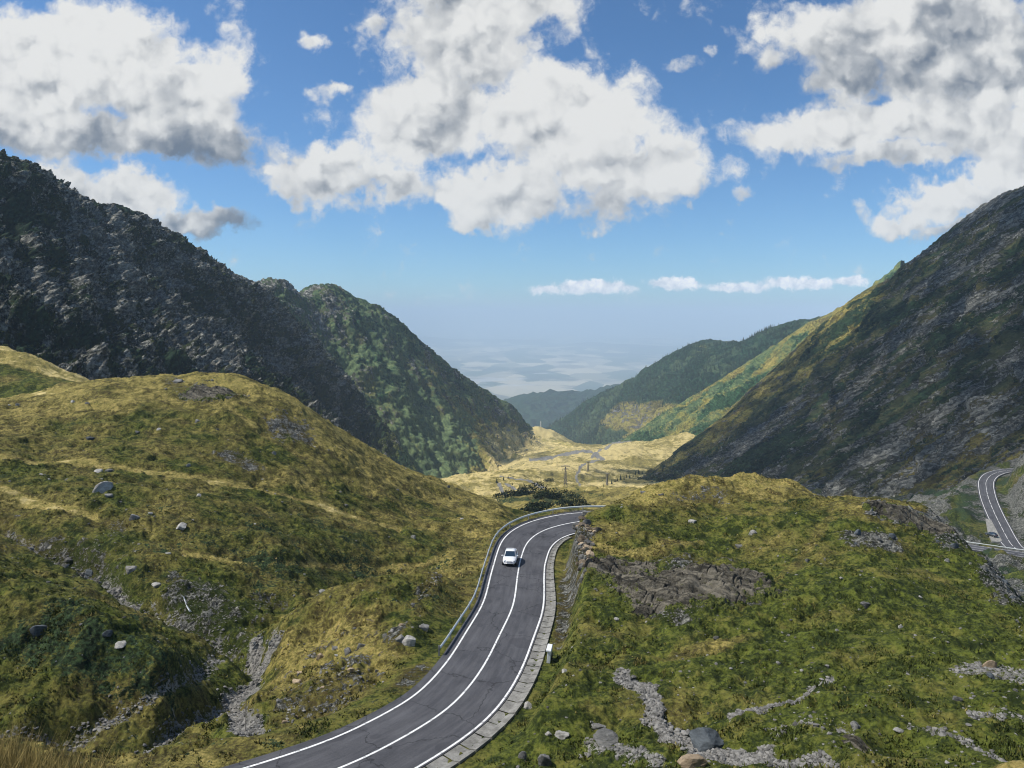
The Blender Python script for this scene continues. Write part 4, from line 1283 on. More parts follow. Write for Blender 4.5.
def pylon(px, py, hpx, label, grp='electricity pylons in the valley', th=0.30, n_arm=2):
    p, r, c = ground_hit(px, py, 600)
    H_ = hpx / F * p.y
    t = empty('electricity_pylon', tuple(p), random.uniform(-.2, .2)); tag(t, label, 'pylon', grp)
    wb, wt = H_ * .16, H_ * .035
    def corner(k, f):
        w = (wb + (wt - wb) * f ** 0.8); sx, sy = ((-1, -1), (1, -1), (1, 1), (-1, 1))[k]
        return Vector((sx * w / 2, sy * w / 2, f * H_ - (1.0 if f == 0 else 0)))
    for k in range(4):
        bm = bmesh.new()
        for f0 in np.arange(0, 1, .25): add_bar(bm, corner(k, f0), corner(k, f0 + .25), th / 2, 4)
        bm_obj('leg', bm, M_lat, t)
    bm = bmesh.new()
    lv = [.08, .3, .5, .66, .8, .92]
    for f0, f1 in zip(lv[:-1], lv[1:]):
        for k in range(4):
            add_bar(bm, corner(k, f0), corner((k + 1) % 4, f1), th / 3, 4); add_bar(bm, corner((k + 1) % 4, f0), corner(k, f1), th / 3, 4)
            add_bar(bm, corner(k, f1), corner((k + 1) % 4, f1), th / 3, 4)
    bm_obj('bracing', bm, M_lat, t)
    for f0, L_ in ((.84, .26), (.98, .34))[2 - n_arm:]:
        bm = bmesh.new()
        for s in (-1, 1):
            add_bar(bm, (0, 0, f0 * H_ + th), (s * L_ * H_ / 1.6, 0, f0 * H_), th / 2.2, 4); add_bar(bm, (0, 0, f0 * H_ - H_ * .04), (s * L_ * H_ / 1.6, 0, f0 * H_), th / 2.6, 4)
            add_bar(bm, (s * L_ * H_ / 1.7, 0, f0 * H_), (s * L_ * H_ / 1.7, 0, f0 * H_ - H_ * .06), th / 3, 4)
        bm_obj('crossarm', bm, M_lat, t)
    return t


pylon(565, 488, 21, 'tallest lattice pylon standing on the yellow valley floor above the road bend', th=.42)
pylon(588, 472, 10, 'small lattice pylon standing farther down the valley floor', th=.40)
pylon(607, 487, 13, 'dark lattice pylon at the foot of the mountain beside the firs', th=.36)

c_lip = ground_hit(540, 427, 1500)[0]
t = empty('mast', (c_lip.x, c_lip.y, c_lip.z - 1)); tag(t, 'slim white mast on the lip of the yellow valley', 'mast')
bm = bmesh.new(); add_box(bm, (0, 0, 7), (3.2, 3.2, 14), taper=.72, bevel=.2); bm_obj('tower', bm, plain_mat('mast_white', (.75, .76, .77), .7), t)
bm = bmesh.new(); add_bar(bm, (0, 0, 14), (0, 0, 20), .45, 8, .25); bm_obj('antenna', bm, M_lat, t)

# ------------------------------------------------------------------ FIRS, WOODS AND THICKETS
def fir_cards(H_, rad, tiers, per, seed, z0=.08):
    """drooping needle sprays in whorls: returns verts, tris"""
    r_ = np.random.default_rng(seed); V, T = [], []
    for k in range(tiers):
        f = k / tiers; z = H_ * (z0 + (1 - z0) * f); R = rad * (1 - f) ** .85 * r_.uniform(.8, 1.15) + .06 * rad
        for q in range(per):
            a = q / per * 2 * math.pi + r_.uniform(-.4, .4) + k
            L = R * r_.uniform(.65, 1.15); dr = L * r_.uniform(.25, .55); w = L * r_.uniform(.28, .5)
            ca, sa = math.cos(a), math.sin(a); b0 = len(V)
            V += [(0, 0, z + H_ / tiers * .9), (ca * L * .6 - sa * w, sa * L * .6 + ca * w, z - dr * .5), (ca * L, sa * L, z - dr), (ca * L * .6 + sa * w, sa * L * .6 - ca * w, z - dr * .55)]
            T += [(b0, b0 + 1, b0 + 2), (b0, b0 + 2, b0 + 3)]
    b0 = len(V)
    V += [(0, 0, H_), (.1 * rad, 0, H_ * .86), (-.07 * rad, .08 * rad, H_ * .86), (-.05 * rad, -.09 * rad, H_ * .86)]; T += [(b0, b0 + 1, b0 + 2), (b0, b0 + 2, b0 + 3), (b0, b0 + 3, b0 + 1)]
    return np.array(V), np.array(T)


def needle_mat(name, c0, c1, sc):
    m, g, b = new_mat(name)
    gm = g.n('ShaderNodeNewGeometry'); n = g.noise(S(g, gm.outputs['Position']), sc, 4, 0.65)
    g.put(b.inputs['Base Color'], g.mix(g.ss(.35, .7, n), c0, c1)); b.inputs['Roughness'].default_value = .9; b.inputs['Specular IOR Level'].default_value = .15
    return m


M_fir = needle_mat('fir_needles', (.010, .022, .010), (.030, .050, .018), .4)
M_bark = plain_mat('fir_bark', (.07, .05, .035), .95)
firs = [(611, 484, 7), (614, 483, 6), (617, 481, 5), (620, 480, 7.5), (623, 480, 6), (626, 478, 7), (629, 479, 8), (632, 477, 6), (635, 476, 7), (638, 474, 7.5), (641, 474, 8), (603, 487, 4.5), (596, 489, 4),
        (503, 481, 7), (507, 479, 6), (496, 483, 6.5), (512, 486, 4.5)]
proto = {}
for k, (px, py, hpx) in enumerate(firs):
    p, r, c = ground_hit(px, py, 330)
    Hm = 9.0
    if not proto:
        t = empty('fir_tree', tuple(p))
        V, T = fir_cards(Hm, 2.1, 14, 9, 5)
        cr = link('crown', raw_mesh('crown', V, None, T, smooth=False), M_fir, t)
        bm = bmesh.new(); add_bar(bm, (0, 0, -.6), (0, 0, Hm * .9), .17, 8, .03); tr = bm_obj('trunk', bm, M_bark, t)
        proto = dict(t=t, cr=cr, tr=tr)
    else:
        t = proto['t'].copy(); C.objects.link(t)
        for q in (proto['cr'], proto['tr']):
            d = q.copy(); C.objects.link(d); d.parent = t
    t.location = p; s_ = hpx * random.uniform(.5, .85) / F * p.y / Hm; t.scale = (s_ * 1.1, s_ * 1.1, s_); t.rotation_euler = (0, 0, random.uniform(0, 6.28))
    right_ = px > 560
    tag(t, 'small dark fir in the loose row at the foot of the shaded mountain' if right_ else 'dark fir on the yellow floor below the green left mountain', 'fir tree', 'firs below the shaded mountain' if right_ else 'firs below the green mountain')

# the wood on the far ridge: one mass of conifers
V0, T0 = fir_cards(1.0, .20, 5, 5, 9, .02)
def scatter_wood(info, n, cond, hmin, hmax, name, seed):
    r_ = np.random.default_rng(seed)
    P_ = info['P']; w = cond(info); idx = np.argwhere(w)
    pick = idx[r_.integers(0, len(idx), n)]
    pos = P_[pick[:, 0], pick[:, 1]] + r_.normal(0, 4, (n, 3)) * np.array([1, 1, 0])
    hs = r_.uniform(hmin, hmax, n); an = r_.uniform(0, 6.28, n)
    ca, sa = np.cos(an)[:, None], np.sin(an)[:, None]
    X_ = (V0[None, :, 0] * ca - V0[None, :, 1] * sa) * hs[:, None] + pos[:, :1]
    Y_ = (V0[None, :, 0] * sa + V0[None, :, 1] * ca) * hs[:, None] + pos[:, 1:2]
    Z_ = V0[None, :, 2] * hs[:, None] + pos[:, 2:3] - 1.0
    V_ = np.stack([X_, Y_, Z_], -1).reshape(-1, 3)
    T_ = (T0[None] + (np.arange(n) * len(V0))[:, None, None]).reshape(-1, 3)
    o = link(name, raw_mesh(name, V_, None, T_, smooth=False), M_wood_needles)
    return tag(o, None, None, None, 'stuff')


M_wood_needles = needle_mat('wood_needles', (.010, .024, .013), (.034, .058, .026), .012)
def c_R3(i):
    n = fbm3(i['x'] * 1.6, i['y'] * 1.6, i['z'] * 1.6, 4, .6, 251)
    bare = ((i['px'] - 655) / 50) ** 2 + ((i['py'] - 424) / 17) ** 2 + .6 * n
    return (i['s'] > -.02) & (i['s'] < 1) & (n < .24) & (bare > 1.0) & (i['px'] < 800)
scatter_wood(iR3, 9000, c_R3, 6, 13, 'conifer_wood', 31)
scatter_wood(iR2, 1500, lambda i: (i['s'] > .0) & (i['s'] < .9) & (fbm3(i['x'] * 1.3, i['y'] * 1.3, i['z'] * 1.3, 4, .6, 222) > .30), 2.5, 5, 'conifer_wood', 32)


def leaf_mass(name, centre, size, n, leaf, mat, seed, lobes=6):
    """dwarf-pine thicket: small needle faces on uneven lobes"""
    r_ = np.random.default_rng(seed)
    L_ = [(r_.uniform(-.75, .75), r_.uniform(-.75, .75), r_.uniform(.35, .6), r_.uniform(.25, 1)) for _ in range(lobes)]
    V, T = [], []
    for k in range(n):
        lx, ly, lr, lh = L_[r_.integers(lobes)]
        a, e_ = r_.uniform(0, 6.28), math.acos(r_.uniform(0, 1)); rr_ = lr * r_.uniform(.7, 1.08)
        c = np.array([(lx + rr_ * math.sin(e_) * math.cos(a)) * size[0] / 2, (ly + rr_ * math.sin(e_) * math.sin(a)) * size[1] / 2, math.cos(e_) * rr_ / lr * lh * size[2]])
        d1, d2 = r_.normal(0, 1, 3), r_.normal(0, 1, 3); d1 *= leaf / np.linalg.norm(d1); d2 *= leaf * .6 / np.linalg.norm(d2)
        b0 = len(V); V += [c - d1 * .5 - d2 * .5, c + d1 * .5 - d2 * .4, c + d1 * .4 + d2 * .6 + np.array([0, 0, leaf * .3])]; T.append((b0, b0 + 1, b0 + 2))
    V = np.array(V)
    for q in range(len(V)): pass
    o = link(name, raw_mesh(name, V, None, np.array(T), smooth=False), mat); o.location = centre
    return o


M_dwarf = needle_mat('dwarf_pine_needles', (.008, .018, .010), (.026, .042, .018), .25)
thickets = [(527, 494, 34, 12, 'tall dark dwarf-pine thicket above the guardrail bend'), (552, 499, 40, 9, 'dark dwarf-pine thicket between the valley road and the bend'), (574, 506, 34, 10, 'dark pointed thicket just behind the farthest part of the bend'),
            (541, 511, 56, 8, 'wide low dark thicket directly behind the guardrail'), (510, 495, 36, 6, 'low dark thicket beside the valley road'), (548, 481, 10, 4, 'small dark shrub alone on the yellow valley floor')]
for k, (px, py, w, h_, lab) in enumerate(thickets):
    p, r, c = ground_hit(px, py, 215)
    sx = w / F * p.y; sz = h_ / F * p.y
    o = leaf_mass('dwarf_pine', (p.x, p.y, p.z - .1 * sz), (sx, sx * .7, sz), 1600, max(.35, sx * .05), M_dwarf, 60 + k, 7)
    tag(o, lab, 'thicket', 'dark thickets beyond the bend')

# a trickle of white water where the stream drops
mw, gw_, bw_ = new_mat('falling_water')
tcw = gw_.n('ShaderNodeTexCoord'); nw = gw_.noise(S(gw_, tcw.outputs['Object']), 3.0, 4, .6)
gw_.put(bw_.inputs['Base Color'], gw_.mix(nw, (.08, .10, .11), (.26, .29, .31))); bw_.inputs['Roughness'].default_value = .25
Vw = []
for px, py, w in [(181, 596, .14), (183, 600, .18), (185, 604, .2), (187, 608, .22), (190, 612, .3)]:
    p, r, c = ground_hit(px, py)
    Vw += [(p.x - w / 2, p.y, p.z + .03), (p.x, p.y - .05, p.z + .08), (p.x + w / 2, p.y, p.z + .03)]
struct(link('stream', raw_mesh('stream', Vw, grid_faces(5, 3)), mw))

# ------------------------------------------------------------------ STONES
def strata_mat(name, k):
    m, g, b = new_mat(name)
    tc = g.n('ShaderNodeTexCoord'); P = S(g, tc.outputs['Object']); x, y, z = g.sep(P)
    w = g.noise(P, .5, 4, .6)
    lay = g.noise(g.comb(x * .10 - y * .05, y * 1.15 + x * .61 + w * .9, z * .2), 1.0, 5, .75, .15)
    n = g.noise(P, 1.1, 8, .72); n2 = g.noise(P, 7.0, 6, .7)
    col = g.mix(g.ss(.42, .60, lay * .75 + n2 * .25), (.022, .021, .018), (.155, .145, .125))
    col = g.mix(g.ss(.55, .70, n) * .4, col, (.24, .23, .20))
    col = g.mix(g.ss(.58, .66, g.noise(P, .8, 7, .7)), col, (.060, .068, .018))
    col = g.mix(1.0, col, k, 'MULTIPLY')
    R, _, _, _ = g.attr('mask')
    turf = g.mix(g.ss(.42, .58, n2), (.020, .030, .007), (.095, .105, .020))
    col = g.mix(g.ss(.46, .54, R + (n - .5) * 1.6 + (g.noise(P, .45, 5, .65) - .5) * 1.3), col, turf)
    g.put(b.inputs['Base Color'], col); b.inputs['Roughness'].default_value = .9; b.inputs['Specular IOR Level'].default_value = .2
    bump(g, b, lay * 1.2 + n2 * .5, .14, .9)
    return m


M_strata = strata_mat('layered_rock', (1.02, .98, .88)); M_brown = strata_mat('brown_layered_rock', (1.15, .95, .72))


def outcrop_mesh(px, py, wx, wy, hgt, rot, label, seed, nx_=420, ny_=260, PER=1.7, mat=None):
    p, r, c = ground_hit(px, py)
    ca, sa = math.cos(rot), math.sin(rot)
    gx, gy = np.meshgrid(np.linspace(-1.15, 1.15, nx_), np.linspace(-1.15, 1.15, ny_))
    lx, ly = gx * wx / 2, gy * wy / 2
    wxy = p.x + lx * ca - ly * sa; wyy = p.y + lx * sa + ly * ca
    rr_ = np.hypot(gx, gy) + .16 * fbm2(wxy / 3.2, wyy / 3.2, 4, .6, seed) + .06 * fbm2(wxy / .8, wyy / .8, 3, .6, seed + 3)
    tl_ = (.88 * wyy + .47 * wxy) / PER + .45 * fbm2(wxy / 6, wyy / 6, 3, .5, seed + 5)
    sw = tl_ - np.floor(tl_); lay_h = np.sin(np.floor(tl_) * 12.9898 + seed) * .5
    t2 = (.88 * wyy + .47 * wxy) / (PER * .34) + .6 * fbm2(wxy / 4, wyy / 4, 3, .6, seed + 7); s2 = t2 - np.floor(t2)
    groove = np.maximum(sstep(.22, .04, sw), sstep(.78, .96, sw)) * (.45 + .55 * sstep(-.25, .25, fbm2(wxy / 2.5, wyy / 2.5, 3, .6, seed + 15)))
    groove2 = np.maximum(sstep(.2, .02, s2), sstep(.8, .98, s2))
    lay2 = np.sin(np.floor(t2) * 7.233 + seed) * .5
    edge_f = sstep(0, .12, sw) * sstep(1, .88, sw)
    dome = np.clip(1 - np.clip(rr_, 0, 1) ** 2.2, 0, 1) ** .85
    crk = np.abs(fbm2((wxy * .5 - wyy * .85) / 2.2, (wyy * .5 + wxy * .85) / 7.0, 3, .6, seed + 11))
    zz = hgt * dome * (1 + .25 * fbm2(wxy / 5, wyy / 5, 2, .5, seed + 19)) + dome ** .4 * (.38 * lay_h * edge_f - .40 * groove + .06 * lay2 - .08 * groove2 + .03 * fbm2(wxy / .7, wyy / .7, 4, .65, seed + 13) - .35 * sstep(.08, 0, crk))
    # broken blocks: every joint-bounded piece has its own tilt
    for (ca_, cb_, am_) in ((1.7, .75, 1.0), (.7, .34, .42)):
        ua, ub = (wxy * .88 - wyy * .47) / ca_, (wxy * .47 + wyy * .88) / cb_
        ia, ib = np.floor(ua), np.floor(ub); bd_ = np.full(ua.shape, 9.); hv = np.zeros(ua.shape)
        for da in (-1, 0, 1):
            for db in (-1, 0, 1):
                xa, xb = ia + da, ib + db
                h1 = np.modf(np.abs(np.sin(xa * 127.1 + xb * 311.7 + seed) * 43758.5))[0]; h2 = np.modf(np.abs(np.sin(xa * 269.5 + xb * 183.3 + seed) * 24634.6))[0]; h3 = np.modf(np.abs(np.sin(xa * 71.7 + xb * 53.9 + seed) * 9134.2))[0]
                ea, eb = ua - (xa + h1), ub - (xb + h2); dd_ = ea ** 2 + eb ** 2
                k_ = dd_ < bd_; bd_ = np.where(k_, dd_, bd_)
                hv = np.where(k_, (h3 - .5) * .34 + ea * (h2 - .5) * .55 + eb * (h1 - .35) * .50, hv)
        zz = zz + am_ * hv * dome ** .4
    zz = zz - 1.0 * sstep(.90, 1.12, rr_) - .12
    gz = np.vectorize(ground_z)(wxy, wyy)
    k = np.ones(9) / 9
    for _ in range(2):
        gz = np.apply_along_axis(lambda q: np.convolve(np.pad(q, 4, 'edge'), k, 'valid'), 0, gz); gz = np.apply_along_axis(lambda q: np.convolve(np.pad(q, 4, 'edge'), k, 'valid'), 1, gz)
    V = np.stack([wxy - p.x, wyy - p.y, gz + zz - p.z], -1)
    rim = np.stack([sstep(.45, 1.05, rr_) * .75] + [np.zeros_like(rr_)] * 3, -1)
    o = link('rock_outcrop', raw_mesh('rock_outcrop', V, grid_faces(ny_, nx_), attrs={'mask': rim}), mat or M_strata); o.location = p
    return tag(o, label, 'rock outcrop')


outcrop_mesh(690, 587, 18.0, 11.5, 1.25, -.16, 'broad layered grey rock outcrop in the middle of the right mound', 21)
outcrop_mesh(622, 573, 9.0, 8.0, .5, .2, 'smaller brownish rock shoulder between the road cutting and the broad outcrop', 22, 220, 180)
outcrop_mesh(662, 609, 6.5, 2.6, .55, -.1, 'low narrow rock ledge just below the broad outcrop', 23, 220, 120)
outcrop_mesh(912, 518, 11.5, 5.5, 1.2, -.12, 'dark rock ledge along the far right brow of the mound', 24, 260, 160)
outcrop_mesh(210, 394, 13.0, 9.0, .8, -.1, 'grey rocks breaking through the crown of the left hill', 25, 220, 160)
outcrop_mesh(860, 745, 2.6, 1.9, .6, .1, 'rocky knob in the grass at the lower right edge', 26, 160, 140)
def stone_mat(name, c0, c1, lich=0.35):
    m, g, b = new_mat(name)
    tc = g.n('ShaderNodeTexCoord'); oi = g.n('ShaderNodeObjectInfo')
    P = g.vm('ADD', S(g, tc.outputs['Object']), g.vm('SCALE', (7.0, 3.0, 5.0), S(g, oi.outputs['Random'])))
    n = g.noise(P, 2.2, 8, .72); n2 = g.noise(g.vm('MULTIPLY', P, (1, 1, 4)), 3.0, 6, .7)
    col = g.mix(g.ss(.32, .68, n * .55 + n2 * .45), c0, c1)
    col = g.mix(g.ss(.60, .72, g.noise(P, 3.4, 6, .7)) * lich, col, (.50, .50, .44))
    k = S(g, oi.outputs['Random']) * .5 + .75
    col = g.mix(1.0, col, g.comb(k, k, k), 'MULTIPLY')
    g.put(b.inputs['Base Color'], col); b.inputs['Roughness'].default_value = .9; b.inputs['Specular IOR Level'].default_value = .2
    bump(g, b, n + n2 * .6, .12, .9)
    return m


M_st_grey = stone_mat('grey_stone', (.060, .060, .056), (.215, .21, .195))
M_st_pale = stone_mat('pale_stone', (.15, .145, .13), (.42, .405, .37), .5)
M_st_dark = stone_mat('dark_stone', (.030, .036, .040), (.11, .125, .135), .15)
M_st_brown = stone_mat('brown_stone', (.06, .048, .034), (.22, .175, .125), .15)
M_st_tan = stone_mat('tan_stone', (.22, .16, .10), (.48, .38, .26), .2)


def rock_mesh(seed, sub=3, flat=.65, ang=.5):
    r_ = np.random.default_rng(seed)
    bm = bmesh.new(); bmesh.ops.create_icosphere(bm, subdivisions=sub, radius=.5)
    V = np.array([v.co[:] for v in bm.verts])
    for _ in range(14 + int(8 * ang)):                              # broken faces
        n = r_.normal(0, 1, 3); n /= np.linalg.norm(n); dd = r_.uniform(.24, .42)
        d = V @ n - dd; V = V - np.where(d > 0, d, 0)[:, None] * n * .92
    V *= (1 + .10 * fbm3(V[:, 0] * 3, V[:, 1] * 3, V[:, 2] * 3, 3, .6, seed))[:, None]
    V[:, 0] *= r_.uniform(.9, 1.2); V[:, 1] *= r_.uniform(.7, 1.0)
    e0 = V.max(0) - V.min(0); V /= max(e0[0], e0[1]); V[:, 2] *= flat
    for v, c in zip(bm.verts, V): v.co = c
    me = bpy.data.meshes.new('rock'); bm.to_mesh(me); bm.free()
    for p in me.polygons: p.use_smooth = False
    return me


rock_lib = {}
def place_rock(px, py, w, h_, mat, label, name='boulder', grp=None, cat='boulder', seed=None, rot=None, tilt=0.0):
    p, r, c = ground_hit(px, py)
    sw = w / F * p.y; sh = h_ / F * p.y
    seed = random.randrange(10) if seed is None else seed
    key = (seed, mat.name)
    if key not in rock_lib:
        me = rock_mesh(400 + seed, 4 if w > 14 else 3); me.materials.append(mat); rock_lib[key] = me
    o = bpy.data.objects.new(name, rock_lib[key]); C.objects.link(o)
    o.location = (p.x, p.y + .12 * sw, p.z - sh * .02)
    o.scale = (sw, sw * .85, sh * 1.35 / .65)
    o.rotation_euler = (random.uniform(-.15, .15), tilt if tilt else random.uniform(-.15, .15), random.uniform(-.5, .5) if rot is None else rot)
    tag(o, label, cat, grp)
    return o


special = [
    (707, 747, 36, 19, M_st_dark, 'dark blue-grey boulder sitting on the pale gravel path'),
    (692, 768, 30, 12, M_st_tan, 'light brown boulder below the dark boulder on the path'),
    (102, 492, 19, 12, M_st_pale, 'biggest pale boulder on the grassy left hill'),
    (98, 472, 10, 4, M_st_pale, 'flat pale stone just above the biggest boulder on the hill, left of two'),
    (108, 472, 9, 4, M_st_grey, 'flat grey stone just above the biggest boulder on the hill, right of two'),
    (108, 497, 8, 4, M_st_pale, 'small pale stone touching ground below the biggest hill boulder'),
    (89, 439, 9, 4, M_st_dark, 'dark stone alone in grass near the top of the left hill'),
    (175, 382, 17, 5, M_st_grey, 'flat grey rock lying on the crest of the left hill'),
    (548, 735, 8, 6, M_st_pale, 'round pale stone beside the low white wedge stone in grass'),
    (560, 737, 17, 8, M_st_pale, 'low white wedge-shaped stone in grass right of the gutter'),
    (527, 709, 9, 8, M_st_pale, 'blocky pale stone close to the edge of the gutter'),
    (543, 766, 15, 13, M_st_grey, 'upright split grey boulder at the lower edge of the grass'),
    (522, 758, 9, 7, M_st_grey, 'pointed grey stone left of the upright split boulder'),
    (607, 742, 35, 8, M_st_grey, 'long flat grey slab lying in the grass left of the path'),
    (597, 728, 20, 4, M_st_grey, 'thin grey slab just above the long flat slab'),
    (130, 571, 12, 10, M_st_pale, 'largest light boulder in the middle of the stream bed'),
    (155, 587, 10, 7, M_st_pale, 'light boulder in the stream bed just below the largest one'),
    (87, 575, 12, 9, M_st_dark, 'dark squarish boulder on the near bank of the stream'),
    (67, 561, 11, 7, M_st_grey, 'grey boulder on the near bank of the stream, above the dark squarish one'),
    (132, 519, 10, 8, M_st_pale, 'pale boulder at the top of the narrow side gully'),
    (180, 529, 11, 7, M_st_pale, 'pale boulder in a stone cluster right of the side gully'),
    (37, 633, 18, 9, M_st_dark, 'dark rock poking from the grassy hump near the left edge'),
    (107, 638, 10, 5, M_st_dark, 'small dark rock on the crest of the grassy hump'),
    (120, 647, 13, 4, M_st_pale, 'flat pale stone on the crest of the grassy hump'),
    (753, 534, 9, 5, M_st_pale, 'white stone above the outcrop on the right mound'),
    (739, 547, 9, 5, M_st_grey, 'grey stone just below the white stone above the outcrop'),
    (692, 522, 9, 4, M_st_pale, 'flat white stone high on the right mound'),
    (617, 620, 7, 3, M_st_pale, 'small white stone below the rock outcrop'),
    (900, 731, 14, 4, M_st_pale, 'flat white stone in green grass at the lower right'),
    (957, 701, 10, 7, M_st_grey, 'grey stone in green grass below the stony patch'),
    (855, 729, 10, 8, M_st_grey, 'grey stone above the rocky knob at the lower right'),
    (866, 609, 11, 4, M_st_grey, 'grey stone cluster piece in mid slope of the right mound'),
    (991, 668, 13, 9, M_st_tan, 'orange tan rock in the stony patch at the right edge'),
    (991, 678, 10, 6, M_st_dark, 'dark bluish stone just under the tan rock'),
    (408, 645, 17, 12, M_st_pale, 'tilted pale slab on the bank left of the guardrail'),
    (399, 640, 9, 9, M_st_pale, 'narrow pale slab left of the tilted slab on the bank'),
    (423, 630, 14, 8, M_st_pale, 'pale slab higher up the bank beside the guardrail end'),
    (322, 592, 7, 4, M_st_pale, 'single white stone on the dark grass behind the bank'),
]
for k, (px, py, w, h_, mt, lab) in enumerate(special):
    o = place_rock(px, py, w, h_, mt, lab, seed=k % 10, tilt=(-.5 if 'slab on the bank' in lab or 'tilted' in lab else 0))


def scatter_stones(n, cond, wr, mats, label, grp, seed):
    """individual stones of one sort that nothing tells apart"""
    r_ = np.random.default_rng(seed); idx = np.argwhere(cond)
    for k in range(n):
        r, c = idx[r_.integers(len(idx))]
        w = wr[0] * (wr[1] / wr[0]) ** r_.random() ** 1.6
        px, py = PX[r, c], PYf[r, c]
        place_rock(float(px), float(py), w, w * r_.uniform(.45, .75), mats[r_.integers(len(mats))], label, 'stone', grp, 'stone', int(r_.integers(10)))


vis = near & (np.minimum.accumulate(PYf, axis=0) >= PYf - .3) & (PX > 0) & (PX < 1024) & (PYf < 768) & (fade_road > .95)
scatter_stones(95, vis & (gravel > .5) & (PX < 300) & (PYf < 650), (2.6, 7), [M_st_grey, M_st_grey, M_st_pale, M_st_dark], 'grey stone lying among many in the rubble of the stream bed', 'stones in the stream bed', 71)
scatter_stones(45, vis & (gravel > .5) & (PX < 300) & (PYf > 640), (2.6, 6), [M_st_grey, M_st_grey], 'pale stone lying among many in the lower rubble gully', 'stones in the lower gully', 72)
scatter_stones(50, vis & (rock < .3) & (gravel < .2) & (PX < 480) & (PYf < 600), (2.5, 6), [M_st_pale, M_st_grey], 'small pale stone scattered on the grass of the left hill', 'stones scattered over the left hill', 73)
scatter_stones(48, vis & (rock < .4) & (gravel < .3) & (PX > 560), (2.5, 6.5), [M_st_pale, M_st_grey], 'small stone scattered on the green grass of the right mound', 'stones scattered over the right mound', 74)
scatter_stones(64, vis & (cliff > .3), (4, 12), [M_st_tan, M_st_grey, M_st_brown], 'brown angular block in the rock cutting at the inside of the bend', 'blocks of the rock cutting', 76)
scatter_stones(22, vis & (cliff2 > .5), (4, 10), [M_st_dark, M_st_grey], 'dark angular block on the far right brow of the mound', 'blocks on the right brow', 77)
scatter_stones(30, vis & (bankrock > .35), (4, 10), [M_st_pale, M_st_tan, M_st_grey], 'pale stone among many on the stony bank left of the road', 'stones on the bank', 75)


def small_stones(n, weight, smin, smax, name, mat, seed):
    r_ = np.random.default_rng(seed)
    w = weight.ravel(); w = w / w.sum(); k = r_.choice(len(w), n, p=w)
    base = np.array(bmesh_ico()); BV, BT = ICO
    pos = np.stack([XX.ravel()[k], YY.ravel()[k], ZZ.ravel()[k]], 1)
    s_ = smin * (smax / smin) ** (r_.random(n) ** 1.8)
    V_ = BV[None] * r_.uniform(.6, 1.35, (n, len(BV), 1)) * s_[:, None, None] * np.array([1, .9, .62])
    an = r_.uniform(0, 6.28, n); ca, sa = np.cos(an)[:, None], np.sin(an)[:, None]
    V2 = np.stack([V_[..., 0] * ca - V_[..., 1] * sa, V_[..., 0] * sa + V_[..., 1] * ca, V_[..., 2]], -1) + pos[:, None] + np.array([0, 0, .0])
    T_ = (BT[None] + (np.arange(n) * len(BV))[:, None, None]).reshape(-1, 3)
    o = link(name, raw_mesh(name, V2.reshape(-1, 3), None, T_, smooth=False), mat)
    return tag(o, None, None, None, 'stuff')


ICO = None
def bmesh_ico():
    global ICO
    if ICO is None:
        bm = bmesh.new(); bmesh.ops.create_icosphere(bm, subdivisions=1, radius=.5)
        ICO = (np.array([v.co[:] for v in bm.verts]), np.array([[v.index for v in f.verts] for f in bm.faces])); bm.free()
    return ICO[0]


def rubble_mat(name, c0, c1):
    m, g, b = new_mat(name)
    gm = g.n('ShaderNodeNewGeometry'); P = S(g, gm.outputs['Position'])
    v, v2, _ = g.sep(S(g, g.n('ShaderNodeCombineXYZ').outputs[0])) if False else (g.noise(P, 1.7, 2, .5), g.noise(P, 9.0, 4, .7), None)
    k = S(g, gm.outputs['Random Per Island'])
    g.put(b.inputs['Base Color'], g.mix((k * .75 + v2 * .35).clamp(), c0, c1)); b.inputs['Roughness'].default_value = .92; b.inputs['Specular IOR Level'].default_value = .2
    return m


M_rub = rubble_mat('rubble_stone', (.035, .035, .032), (.26, .25, .23))
area = (YY ** 2) * 0 + 1.0
small_stones(12000, vis * np.clip(gravel - .25, 0, 1) * (0.25 + sstep(-.2, .4, wob2)), .05, .40, 'gravel', M_rub, 81)
small_stones(3800, vis * (np.clip(rock - .25, 0, .4) + .014) * (outcrop < .2), .06, .34, 'rubble', M_rub, 82)

# ------------------------------------------------------------------ GRASS
def grass_mat():
    m, g, b = new_mat('grass_blades')
    R, Gv, B, A = g.attr('mask'); gm = g.n('ShaderNodeNewGeometry'); P = S(g, gm.outputs['Position'])
    nA = g.noise(P, .16, 6, .62); nB = g.noise(P, .9, 6, .65); k = S(g, gm.outputs['Random Per Island'])
    dryv = (B + (nA - .5) * 1.9 + (nB - .5) * 1.3 + (k - .5) * .35).clamp()
    col = g.mix(g.ss(.12, .52, dryv), g.mix(k, (.030, .044, .008), (.095, .115, .022)), g.mix(k, (.075, .065, .018), (.17, .145, .040)))
    col = g.mix(g.ss(.48, .90, dryv), col, g.mix(k, (.19, .15, .05), (.38, .29, .11)))
    g.put(b.inputs['Base Color'], col); b.inputs['Roughness'].default_value = .8; b.inputs['Specular IOR Level'].default_value = .15
    return m


M_blade = grass_mat()


